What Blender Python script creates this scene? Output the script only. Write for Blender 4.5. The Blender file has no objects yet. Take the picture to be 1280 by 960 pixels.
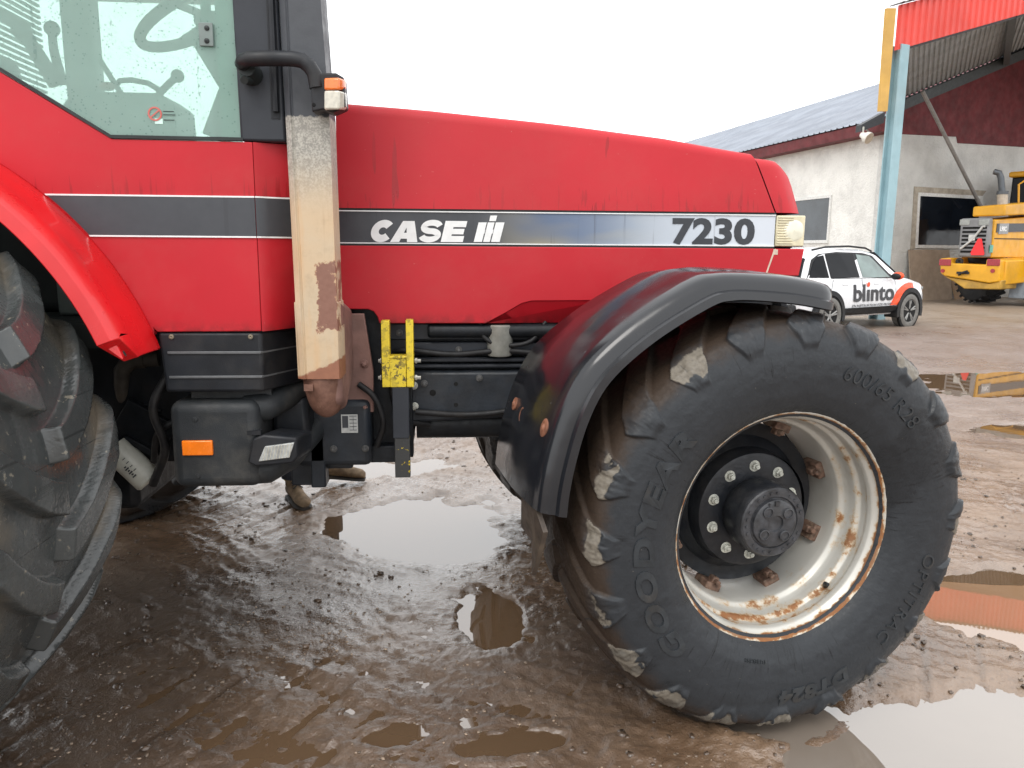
import bpy, math, random
import numpy as np
from math import sin, cos, pi, radians, sqrt, atan2, degrees
from mathutils import Vector, Matrix
random.seed(7)
rng = np.random.default_rng(7)
scene = bpy.context.scene
COL = scene.collection

# ------------------------------------------------------------------ camera
F = 960.0
PITCH, ROLL, YAW, EYE = radians(9.9), radians(0.4), radians(4.4), 1.555
fw = np.array([sin(YAW)*cos(PITCH), cos(YAW)*cos(PITCH), -sin(PITCH)])
rt0 = np.array([cos(YAW), -sin(YAW), 0.0]); up0 = np.cross(rt0, fw)
RT = rt0*cos(ROLL)+up0*sin(ROLL); UP = up0*cos(ROLL)-rt0*sin(ROLL)
cd = bpy.data.cameras.new('camera'); cam = bpy.data.objects.new('camera', cd); COL.objects.link(cam)
cam.matrix_world = Matrix(((RT[0], UP[0], -fw[0], 0), (RT[1], UP[1], -fw[1], 0), (RT[2], UP[2], -fw[2], EYE), (0, 0, 0, 1)))
cd.sensor_width = 36; cd.lens = 36*F/1280; cd.clip_start = 0.05; cd.clip_end = 3000
scene.camera = cam
EYEV = np.array([0, 0, EYE])
def ray(x, y): return RT*(x-640)/F+UP*(480-y)/F+fw
def atY(x, y, Y):
    r = ray(x, y); return EYEV+r*(Y/r[1])
def atX(x, y, X):
    r = ray(x, y); return EYEV+r*(X/r[0])
def atZ(x, y, Z=0.0):
    r = ray(x, y); return EYEV+r*((Z-EYE)/r[2])
def atD(x, y, d): return EYEV+ray(x, y)*d
def xz(pts, Y):
    return [(p[0], p[2]) for p in (atY(a, b, Y) for a, b in pts)]

# ------------------------------------------------------------------ render / world
scene.render.engine = 'CYCLES'
scene.view_settings.view_transform = 'Standard'
scene.view_settings.look = 'None'
scene.view_settings.exposure = 0
scene.cycles.max_bounces = 8
scene.cycles.transparent_max_bounces = 12
w = bpy.data.worlds.new('World'); scene.world = w; w.use_nodes = True
nt = w.node_tree; nt.nodes.clear()
sky = nt.nodes.new('ShaderNodeTexSky'); sky.sky_type = 'NISHITA'; sky.sun_disc = False
SUN_EL, SUN_AZ = radians(52), radians(205)
sky.sun_elevation = SUN_EL; sky.sun_rotation = SUN_AZ; sky.air_density = 1.0; sky.dust_density = 6.0; sky.ozone_density = 0.3
mx = nt.nodes.new('ShaderNodeMix'); mx.data_type = 'RGBA'; mx.inputs[0].default_value = 0.93
bg = nt.nodes.new('ShaderNodeBackground'); bg.inputs[1].default_value = 0.12
wo = nt.nodes.new('ShaderNodeOutputWorld')
nt.links.new(sky.outputs[0], mx.inputs[6]); mx.inputs[7].default_value = (17.6, 17.8, 18.0, 1)
nt.links.new(mx.outputs[2], bg.inputs[0]); nt.links.new(bg.outputs[0], wo.inputs[0])
sd = bpy.data.lights.new('overcast_sun', 'SUN'); sd.energy = 1.3; sd.angle = radians(25); sd.color = (1, .97, .92)
so = bpy.data.objects.new('overcast_sun', sd); COL.objects.link(so)
sdir = Vector((cos(SUN_EL)*sin(SUN_AZ), cos(SUN_EL)*cos(SUN_AZ), sin(SUN_EL)))   # towards the sun: behind the camera
so.rotation_euler = sdir.to_track_quat('Z', 'Y').to_euler()

# ------------------------------------------------------------------ node helpers
class G:
    def __init__(s, name):
        s.m = bpy.data.materials.new(name); s.m.use_nodes = True; s.t = s.m.node_tree
        s.b = s.t.nodes['Principled BSDF']; s.out = s.t.nodes['Material Output']; s._co = {}
    def n(s, typ, ins=None, **kw):
        x = s.t.nodes.new(typ)
        for k, v in kw.items(): setattr(x, k, v)
        for k, v in (ins or {}).items(): s.put(x.inputs[k], v)
        return x
    def put(s, sock, v):
        if isinstance(v, bpy.types.NodeSocket): s.t.links.new(v, sock)
        elif isinstance(v, (tuple, list)):
            sock.default_value = tuple(v)+((1,) if len(v) == 3 and sock.type == 'RGBA' else ())
        else: sock.default_value = v
    def co(s, kind='Object', scale=None, loc=(0, 0, 0)):
        if 'c' not in s._co: s._co['c'] = s.n('ShaderNodeTexCoord')
        o = s._co['c'].outputs[kind]
        if scale is None and loc == (0, 0, 0): return o
        return s.n('ShaderNodeMapping', {'Vector': o, 'Scale': scale or (1, 1, 1), 'Location': loc}).outputs[0]
    def noise(s, sc, det=4, vec=None, rough=.55, dist=0, col=False):
        x = s.n('ShaderNodeTexNoise', {'Vector': vec if vec is not None else s.co(), 'Scale': sc, 'Detail': det, 'Roughness': rough, 'Distortion': dist})
        return x.outputs[1 if col else 0]
    def vor(s, sc, vec=None, feat='F1', out=0):
        return s.n('ShaderNodeTexVoronoi', {'Vector': vec if vec is not None else s.co(), 'Scale': sc}, feature=feat).outputs[out]
    def ramp(s, v, a, b, lo=0., hi=1., smooth=True):
        x = s.n('ShaderNodeMapRange', {0: v, 1: a, 2: b, 3: lo, 4: hi}, interpolation_type='SMOOTHSTEP' if smooth else 'LINEAR'); return x.outputs[0]
    def math(s, op, a, b=0.0, c=0.0):
        x = s.n('ShaderNodeMath', {0: a, 1: b}, operation=op)
        if op in ('MULTIPLY_ADD',): s.put(x.inputs[2], c)
        return x.outputs[0]
    def mix(s, f, a, b, mode='MIX'):
        x = s.n('ShaderNodeMix', data_type='RGBA', blend_type=mode); s.put(x.inputs[0], f); s.put(x.inputs[6], a); s.put(x.inputs[7], b); return x.outputs[2]
    def sep(s, v=None):
        x = s.n('ShaderNodeSeparateXYZ', {0: v if v is not None else s.co()}); return x.outputs
    def attr(s, name): return s.n('ShaderNodeAttribute', attribute_name=name).outputs['Fac']
    def bump(s, h, strength=.3, dist=.01, nrm=None):
        i = {'Height': h, 'Strength': strength, 'Distance': dist}
        if nrm is not None: i['Normal'] = nrm
        return s.n('ShaderNodeBump', i).outputs[0]
    def set(s, **kw):
        nm = dict(col='Base Color', rough='Roughness', metal='Metallic', nrm='Normal', coat='Coat Weight', coatr='Coat Roughness', spec='Specular IOR Level', ior='IOR', trans='Transmission Weight', sheen='Sheen Weight')
        for k, v in kw.items(): s.put(s.b.inputs[nm[k]], v)
        return s.m

def simple(name, c, rough=.5, metal=0., var=.12, sc=12, dirt=0.0, dirtc=(.12, .09, .06), bump=0.0, bsc=80, coat=0., spec=.5):
    g = G(name)
    n = g.noise(sc, 6)
    col = g.mix(g.ramp(n, .3, .7), tuple(x*(1-var) for x in c), tuple(min(1, x*(1+var)) for x in c))
    r = g.ramp(g.noise(sc*2.3, 4), .3, .7, max(.02, rough-.08), min(1, rough+.1))
    if dirt > 0:
        d = g.math('MULTIPLY', g.ramp(g.noise(sc*.6, 8, rough=.65), .45, .75), dirt)
        col = g.mix(d, col, dirtc); r = g.math('ADD', r, g.math('MULTIPLY', d, .3))
    kw = dict(col=col, rough=r, metal=metal, coat=coat, spec=spec)
    if bump > 0: kw['nrm'] = g.bump(g.noise(bsc, 5), bump, .004)
    return g.set(**kw)

# ---- materials
def make_red():
    g = G('tractor_red'); z = g.sep()
    big = g.ramp(g.noise(1.6, 5), .3, .7)
    col = g.mix(big, (.49, .012, .023), (.43, .010, .019))
    # rain streaks running down the paint, thickest just above the decal bands
    st = g.noise(1, 3, g.co(scale=(62, 62, 1.1)), dist=.15)
    clus = g.ramp(g.noise(1, 2, g.co(scale=(2.3, 2.3, .2), loc=(.35, 0, 0))), .46, .60)
    hz = g.math('MULTIPLY', g.ramp(z[2], 1.86, 1.71), g.math('GREATER_THAN', z[2], 1.695))
    thr = g.math('SUBTRACT', .70, g.math('MULTIPLY', hz, .145))
    s1 = g.math('MULTIPLY', g.ramp(g.math('SUBTRACT', st, thr), .0, .025), g.math('MULTIPLY', clus, hz))
    st2 = g.noise(1, 2, g.co(scale=(30, 30, .7), loc=(3, 0, 0)), dist=.2)
    s2 = g.math('MULTIPLY', g.ramp(st2, .69, .71), g.ramp(g.noise(1, 2, g.co(scale=(3, 3, 2.5), loc=(1, 0, 0))), .45, .6))
    s = g.math('MAXIMUM', s1, s2)
    col = g.mix(g.math('MULTIPLY', s, .62), col, (.24, .003, .006))
    damp = g.math('MULTIPLY', g.ramp(z[2], 1.80, 1.70), g.math('MULTIPLY', g.math('GREATER_THAN', z[2], 1.695), clus))
    col = g.mix(g.math('MULTIPLY', damp, .18), col, (.30, .004, .008))
    # pale dust specks and chips
    chip = g.math('MAXIMUM', g.ramp(g.noise(55, 3), .74, .78), g.ramp(g.noise(1, 2, g.co(scale=(60, 60, 190))), .77, .79))
    col = g.mix(g.math('MULTIPLY', chip, .5), col, (.55, .25, .22))
    dust = g.ramp(g.noise(3.5, 8, rough=.7), .42, .8, 0, .26)
    col = g.mix(dust, col, (.42, .10, .09))
    # grime on the lowest edges
    gr = g.math('MULTIPLY', g.ramp(z[2], 1.33, 1.27), g.ramp(g.noise(30, 6), .35, .65))
    col = g.mix(g.math('MULTIPLY', gr, .6), col, (.10, .012, .012))
    r = g.math('ADD', g.ramp(g.noise(7, 6), .3, .7, .46, .58), g.math('MULTIPLY', s, -.2))
    r = g.math('ADD', r, g.math('MULTIPLY', dust, .5))
    nb = g.bump(g.noise(2.2, 2), .12, .02)
    return g.set(col=col, rough=r, nrm=g.bump(g.noise(420, 2), .05, .001, nb), spec=.35)
RED = make_red()
RED_GLOSS = simple('fender_red', (.62, .008, .012), .30, var=.08, sc=4, dirt=.12, dirtc=(.3, .05, .04), coat=.25)
BLACK = simple('black_plastic', (.013, .015, .019), .42, var=.25, sc=9, dirt=.28, dirtc=(.07, .062, .055), bump=.15, bsc=300, spec=.3)
GREYBLK = simple('charcoal_paint', (.030, .034, .042), .40, var=.12, sc=5, dirt=.2, dirtc=(.08, .076, .072), bump=.05, spec=.3)
DARK = simple('dark_engine', (.008, .010, .013), .45, var=.3, sc=14, dirt=.35, dirtc=(.035, .030, .026), bump=.3, bsc=60, spec=.28)
FRAME = simple('frame_paint', (.015, .019, .025), .40, var=.3, sc=10, dirt=.4, dirtc=(.055, .05, .045), bump=.2, bsc=90, spec=.32)
STEEL = simple('bolt_steel', (.42, .42, .38), .42, .55, var=.25, sc=40, dirt=.3)
RUSTY = simple('rusty_steel', (.13, .052, .028), .75, var=.5, sc=35, dirt=.3, dirtc=(.25, .12, .06), bump=.4, bsc=120)
WHITE = simple('white_plastic', (.55, .54, .50), .45, var=.08, sc=14, dirt=.25)
CREAM = simple('cream_filter', (.50, .50, .44), .42, var=.08, sc=16, dirt=.3)
ORANGE = simple('orange_reflector', (.90, .20, .008), .22, var=.08, sc=30, coat=.5)
AMBER = simple('amber_lens', (.80, .17, .02), .15, var=.1, sc=60, coat=.6)
CLEAR = simple('clear_lens', (.52, .50, .42), .15, var=.12, sc=80, coat=.6)
LAMPGL = simple('lamp_glass', (.34, .35, .34), .18, var=.3, sc=40, coat=.6)
CREAMLENS = simple('yellowed_lens', (.62, .56, .38), .2, var=.12, sc=30, coat=.5)
LETW = simple('white_lettering', (.74, .75, .75), .42, var=.05, sc=30)
LETD = simple('charcoal_lettering', (.028, .032, .040), .4, var=.1, sc=30)
def make_yellow_chip():
    g = G('chipped_yellow_paint')
    m = g.ramp(g.noise(55, 6, rough=.7), .50, .56); m2 = g.ramp(g.noise(9, 4), .40, .68)
    k = g.math('MULTIPLY', m, g.math('ADD', .25, m2))
    col = g.mix(k, g.mix(g.noise(20, 3), (.68, .50, .012), (.74, .58, .05)), (.045, .036, .03))
    return g.set(col=col, rough=g.ramp(k, 0, 1, .4, .7), nrm=g.bump(k, -.4, .003))
YCHIP = make_yellow_chip()
def make_yellow_remnant():
    g = G('flaked_yellow_remnant')
    m = g.ramp(g.noise(38, 5, rough=.65), .60, .63)
    x = g.sep()[0]
    col = g.mix(m, (.035, .036, .036), (.66, .48, .012))
    return g.set(col=col, rough=.55, nrm=g.bump(g.noise(90), .2, .003))
YREM = make_yellow_remnant()
def make_exhaust():
    g = G('heat_weathered_duct'); c = g.sep()
    n1 = g.noise(22, 7, rough=.65); n2 = g.noise(5, 4); fine = g.noise(160, 4)
    drip = g.math('MULTIPLY', g.ramp(g.noise(1, 4, g.co(scale=(70, 70, 2.0))), .58, .7), g.ramp(c[2], 1.95, 1.3))
    galv = g.mix(g.ramp(g.math('ADD', g.math('MULTIPLY', fine, .6), g.math('MULTIPLY', g.noise(60, 5), .4)), .40, .62), (.24, .23, .205), (.43, .41, .36))
    tan = g.mix(g.ramp(n2, .3, .7), (.50, .405, .285), (.53, .39, .245))
    tan = g.mix(g.ramp(n1, .45, .8, 0, .55), tan, (.36, .27, .18))
    orange = g.ramp(g.noise(3, 3, g.co(scale=(9, 9, 1))), .55, .8)
    tan = g.mix(g.math('MULTIPLY', orange, .5), tan, (.56, .31, .13))
    hgt = g.math('ADD', c[2], g.math('MULTIPLY', g.math('SUBTRACT', n2, .5), .25))
    col = g.mix(g.ramp(hgt, 1.66, 1.86), tan, galv)
    # rust patch on the lower right of the front face
    dx = g.math('ABSOLUTE', g.math('SUBTRACT', c[0], -.412)); dz = g.math('ABSOLUTE', g.math('SUBTRACT', c[2], 1.395))
    e = g.math('ADD', g.math('MULTIPLY', g.math('SUBTRACT', n1, .5), .085), 0.0)
    px = g.ramp(g.math('ADD', dx, e), .034, .028); pz = g.ramp(g.math('ADD', dz, g.math('MULTIPLY', e, 2.2)), .105, .092)
    p = g.math('MULTIPLY', px, pz)
    rust = g.mix(g.noise(60, 5), (.17, .075, .05), (.26, .13, .095))
    col = g.mix(p, col, rust)
    edge = g.math('MULTIPLY', g.ramp(g.math('ABSOLUTE', g.math('SUBTRACT', p, .4)), .35, .0), .6)
    col = g.mix(edge, col, (.33, .11, .035))
    col = g.mix(g.math('MULTIPLY', drip, .45), col, (.26, .11, .045))
    # bottom rust collar, slanting
    b = g.ramp(g.math('ADD', g.math('MULTIPLY', c[0], -.45), g.math('ADD', c[2], g.math('MULTIPLY', e, .5))), 1.368, 1.36)
    col = g.mix(b, col, g.mix(g.noise(40), (.20, .08, .05), (.30, .13, .07)))
    # old black paint above
    bl = g.ramp(g.math('ADD', c[2], g.math('MULTIPLY', g.math('SUBTRACT', g.noise(60, 4), .5), .03)), 1.963, 1.969)
    col = g.mix(bl, col, g.mix(n2, (.040, .045, .054), (.052, .057, .066)))
    k = g.math('MULTIPLY', g.ramp(g.noise(70, 5), .55, .6), g.ramp(c[2], 1.98, 1.95))
    return g.set(col=col, rough=g.ramp(n1, .3, .7, .42, .62), nrm=g.bump(g.math('ADD', n1, g.math('MULTIPLY', fine, .3)), .18, .004), metal=0)
EXH = make_exhaust()
def make_elbow():
    g = G('rusted_elbow'); n = g.noise(18, 8, rough=.7)
    col = g.mix(g.ramp(n, .3, .7), (.095, .042, .027), (.20, .10, .07))
    sc = g.ramp(g.noise(1, 4, g.co(scale=(70, 70, 22))), .70, .76)
    col = g.mix(g.math('MULTIPLY', sc, .55), col, (.45, .33, .24))
    return g.set(col=col, rough=.6, nrm=g.bump(n, .5, .006))
ELB = make_elbow()
ELBP = simple('pinkish_heat_scale', (.21, .115, .095), .6, var=.2, sc=9, dirt=.45, dirtc=(.12, .06, .045), bump=.25)
def make_stripe(cab=False):
    g = G('decal_band_dark' if cab else 'decal_band_fade'); c = g.sep()
    dark = g.mix(g.noise(30, 5), (.034, .038, .046), (.050, .054, .062))
    if cab: col = dark
    else:
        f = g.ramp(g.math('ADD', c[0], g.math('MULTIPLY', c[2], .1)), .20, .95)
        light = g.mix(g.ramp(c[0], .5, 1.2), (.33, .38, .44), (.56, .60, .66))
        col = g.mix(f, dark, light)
        h = g.noise(2.2, 2, g.co(scale=(1, 1, 3)))
        tint = g.n('ShaderNodeValToRGB'); tint.color_ramp.elements[0].color = (.05, .10, .22, 1); tint.color_ramp.elements[1].color = (.28, .24, .14, 1)
        tint.color_ramp.elements[0].position = .38; tint.color_ramp.elements[1].position = .62
        g.put(tint.inputs[0], h)
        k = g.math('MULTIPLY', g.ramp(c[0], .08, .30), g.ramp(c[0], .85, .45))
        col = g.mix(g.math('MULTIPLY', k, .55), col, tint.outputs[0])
    st = g.ramp(g.noise(1, 3, g.co(scale=(45, 45, 1.5))), .64, .70)
    col = g.mix(g.math('MULTIPLY', st, .3), col, (.02, .02, .025))
    return g.set(col=col, rough=g.ramp(g.noise(9), .3, .7, .33, .5))
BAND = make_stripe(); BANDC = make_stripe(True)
def make_fender():
    g = G('glossy_black_fender'); n = g.noise(6, 6)
    sc = g.ramp(g.noise(1, 3, g.co(scale=(14, 60, 30))), .735, .75)
    pale = g.ramp(g.noise(3.2, 3, dist=.8), .52, .78)
    col = g.mix(g.math('MULTIPLY', pale, .2), (.010, .011, .014), (.06, .062, .065))
    col = g.mix(g.math('MULTIPLY', sc, .6), col, (.40, .40, .40))
    r = g.math('ADD', g.ramp(n, .3, .7, .13, .24), g.math('MULTIPLY', pale, .16))
    return g.set(col=col, rough=r, nrm=g.bump(g.noise(5, 2), .22, .02), spec=.55)
FEND = make_fender()
def make_rubber(name, base, mudc, mudw=1.0, fleck=.79, spec=.28, wet=0.0):
    g = G(name); mud = g.attr('mud'); chip = g.attr('chip')
    n = g.noise(14, 7, rough=.65); f = g.noise(90, 5)
    col = g.mix(n, tuple(x*.75 for x in base), tuple(x*1.35 for x in base))
    d = g.math('MULTIPLY', g.ramp(g.math('ADD', mud, g.math('MULTIPLY', g.math('SUBTRACT', n, .5), .9)), .25, .85), mudw)
    col = g.mix(d, col, g.mix(f, mudc, tuple(x*.55 for x in mudc)))
    ck = g.ramp(g.math('ADD', chip, g.math('MULTIPLY', g.math('SUBTRACT', g.noise(38, 6, rough=.7), .5), 1.1)), .48, .84)
    col = g.mix(g.math('MULTIPLY', ck, .9), col, g.mix(f, (.095, .085, .072), (.25, .22, .175)))
    P3 = g.sep(); ang = g.math('ARCTAN2', P3[2], P3[0]); rad = g.math('SQRT', g.math('ADD', g.math('MULTIPLY', P3[0], P3[0]), g.math('MULTIPLY', P3[2], P3[2])))
    cv = g.n('ShaderNodeCombineXYZ', {0: g.math('MULTIPLY', ang, 34.0), 1: g.math('MULTIPLY', rad, 5.0), 2: 0.0}).outputs[0]
    stk = g.math('MULTIPLY', g.ramp(g.noise(1.6, 3, cv), .60, .66), g.ramp(g.noise(3.5, 3), .46, .60))
    col = g.mix(g.math('MULTIPLY', stk, .75), col, tuple(x*.3 for x in base))
    wetz = g.ramp(g.noise(2.1, 4, dist=.6), .50, .56)
    col = g.mix(g.math('MULTIPLY', wetz, .45), col, tuple(x*.45 for x in base))
    sp = g.math('MAXIMUM', g.ramp(g.noise(120, 2), .76, .79), g.ramp(g.noise(1, 4, g.co(scale=(26, 40, 34)), rough=.65), fleck, fleck+.03))
    col = g.mix(g.math('MULTIPLY', sp, .5), col, (.32, .285, .22))
    r = g.math('ADD', g.ramp(f, .3, .7, .34, .52), g.math('MULTIPLY', d, .22)); r = g.math('SUBTRACT', r, g.math('MULTIPLY', g.math('MAXIMUM', wetz, stk), .14)); r = g.math('SUBTRACT', r, wet)
    h = g.math('ADD', g.math('MULTIPLY', n, .6), g.math('MULTIPLY', f, .4))
    return g.set(col=col, rough=r, nrm=g.bump(h, .4, .006), spec=spec)
RUBF = make_rubber('front_tyre_rubber', (.024, .027, .031), (.046, .030, .020))
RUBR = make_rubber('rear_tyre_rubber', (.060, .066, .066), (.165, .135, .095), .8, .64, .6, .12)
def make_rim():
    g = G('rusty_silver_rim'); m = g.attr('rust'); n = g.noise(13, 8, rough=.7)
    base = g.mix(g.noise(4, 4), (.60, .59, .55), (.46, .45, .41))
    k = g.ramp(g.math('ADD', m, g.math('MULTIPLY', g.math('SUBTRACT', n, .5), 2.2)), .54, .76)
    k2 = g.ramp(g.math('ADD', m, g.math('MULTIPLY', g.math('SUBTRACT', n, .5), 2.2)),   .36, .80)
    col = g.mix(k2, base, (.46, .30, .13)); col = g.mix(k, col, g.mix(g.noise(70, 4), (.30, .12, .03), (.15, .062, .03)))
    dirt = g.ramp(g.noise(6, 7), .45, .8, 0, .5); col = g.mix(dirt, col, (.25, .22, .17))
    return g.set(col=col, rough=g.ramp(k, 0, 1, .38, .75), metal=g.ramp(k2, 0, 1, .25, 0), nrm=g.bump(k, .25, .003))
RIM = make_rim()
HUBM = simple('hub_black_paint', (.012, .014, .018), .36, var=.3, sc=14, dirt=.4, dirtc=(.06, .055, .05), bump=.3, bsc=70, spec=.35)
HUBC = simple('hub_cap_black', (.034, .036, .041), .38, var=.45, sc=26, dirt=.3, dirtc=(.10, .095, .09), bump=.4, bsc=80)
def make_ground():
    g = G('wet_mud'); c = g.co(); P = g.sep()
    wet = g.attr('wet'); n1 = g.noise(2.3, 8, rough=.6); n2 = g.noise(30, 6, rough=.6); n3 = g.noise(140, 4)
    far = g.ramp(P[1], 4.6, 8.5); far2 = g.ramp(P[1], 12, 17)
    base = g.mix(g.ramp(n1, .3, .7), (.140, .084, .049), (.225, .145, .090))
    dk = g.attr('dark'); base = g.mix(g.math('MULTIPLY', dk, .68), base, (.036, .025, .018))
    base = g.mix(g.math('MULTIPLY', far, .8), base, g.mix(n2, (.175, .130, .108), (.265, .20, .17)))
    base = g.mix(g.math('MULTIPLY', far2, .8), base, g.mix(n1, (.20, .145, .095), (.27, .20, .13)))
    peb = g.ramp(g.vor(60), .16, .10); pm = g.math('MULTIPLY', peb, g.ramp(g.noise(18, 3), .5, .62))
    base = g.mix(g.math('MULTIPLY', pm, .55), base, g.mix(n3, (.22, .17, .12), (.34, .29, .23)))
    base = g.mix(g.ramp(n2, .5, .75, 0, .35), base, (.045, .030, .021))
    chips = g.ramp(g.noise(1, 2, g.co(scale=(70, 190, 60))), .735, .75)
    base = g.mix(g.math('MULTIPLY', chips, .6), base, (.42, .35, .25))
    r = g.math('ADD', g.ramp(n1, .3, .7, .08, .24), g.math('MULTIPLY', g.math('SUBTRACT', wet, .5), -.16))
    r = g.math('ADD', r, g.math('MULTIPLY', g.attr('matte'), .17)); r = g.math('ADD', r, g.math('MULTIPLY', far, .12)); r = g.math('ADD', r, g.math('MULTIPLY', far2, .2))
    r = g.math('MAXIMUM', r, .08)
    ad = g.math('ADD', g.math('MULTIPLY', n2, .8), g.math('MULTIPLY', n3, .2))
    ad = g.math('ADD', ad, g.math('MULTIPLY', g.math('MULTIPLY', peb, .25), 1))
    return g.set(col=base, rough=r, nrm=g.bump(ad, .8, g.ramp(P[1], 4, 9, .010, .03), g.bump(g.noise(85, 2), .5, .004)), spec=g.ramp(g.attr('matte'), 0, 1, 1.0, .62), ior=1.75)
GROUND = make_ground()
def make_water(name, c, dark=None):
    g = G(name); n = g.noise(1.4, 4)
    col = g.mix(n, c, tuple(x*.72 for x in c))
    rp = g.noise(7, 2)
    return g.set(col=col, rough=.015, nrm=g.bump(rp, .012, .01), ior=2.35, spec=.5)
WATER = make_water('muddy_water', (.135, .084, .048))
WATERR = make_water('orange_reflection_water', (.29, .175, .100)); WATERL = make_water('pale_sky_reflection_water', (.24, .20, .165))  # pale base paints the bright sky reflection into the bottom-right puddle
def make_glass(name, tint, haze, hazec, droplets=True):
    g = G(name); t = g.t
    t.nodes.remove(g.b)
    tr = g.n('ShaderNodeBsdfTransparent', {0: tint})
    tl = g.n('ShaderNodeBsdfTranslucent', {0: hazec}); df = g.n('ShaderNodeBsdfDiffuse', {0: hazec})
    h = g.n('ShaderNodeMixShader', {0: .45, 1: tl.outputs[0], 2: df.outputs[0]})
    drop = g.ramp(g.vor(85), .26, .18); drop = g.math('MULTIPLY', drop, g.ramp(g.noise(16, 4, rough=.7), .47, .52))
    run = g.ramp(g.noise(1, 5, g.co(scale=(30, 30, 2.4)), dist=.5), .66, .70)
    run = g.math('MULTIPLY', run, g.ramp(g.noise(90, 3), .45, .6))
    wetm = g.math('MAXIMUM', drop, run)
    fac = g.math('ADD', haze, g.math('MULTIPLY', g.math('SUBTRACT', g.noise(2.5, 5), .5), .2))
    m1 = g.n('ShaderNodeMixShader', {0: fac, 1: tr.outputs[0], 2: h.outputs[0]})
    if droplets:
        dk = g.n('ShaderNodeBsdfDiffuse', {0: (.12, .20, .185)})
        m1 = g.n('ShaderNodeMixShader', {0: g.math('MULTIPLY', wetm, .62), 1: m1.outputs[0], 2: dk.outputs[0]})
    gl = g.n('ShaderNodeBsdfGlossy', {0: (.9, 1, .97), 1: .03})
    if droplets: g.put(gl.inputs['Normal'], g.bump(wetm, .5, .004))
    fr = g.n('ShaderNodeFresnel', {0: 1.42})
    m2 = g.n('ShaderNodeMixShader', {0: fr.outputs[0], 1: m1.outputs[0], 2: gl.outputs[0]})
    t.links.new(m2.outputs[0], g.out.inputs[0]); return g.m
GLASS = make_glass('misted_cab_glass', (.80, .95, .90), .38, (.66, .86, .79))
GLASS2 = make_glass('far_cab_glass', (.86, .97, .93), .12, (.7, .9, .84), False)
CABGREY = simple('cab_interior_grey', (.13, .16, .15), .6, var=.15, sc=6)
CABDARK = simple('cab_interior_dark', (.025, .030, .030), .5, var=.2, sc=6, spec=.3)
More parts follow.
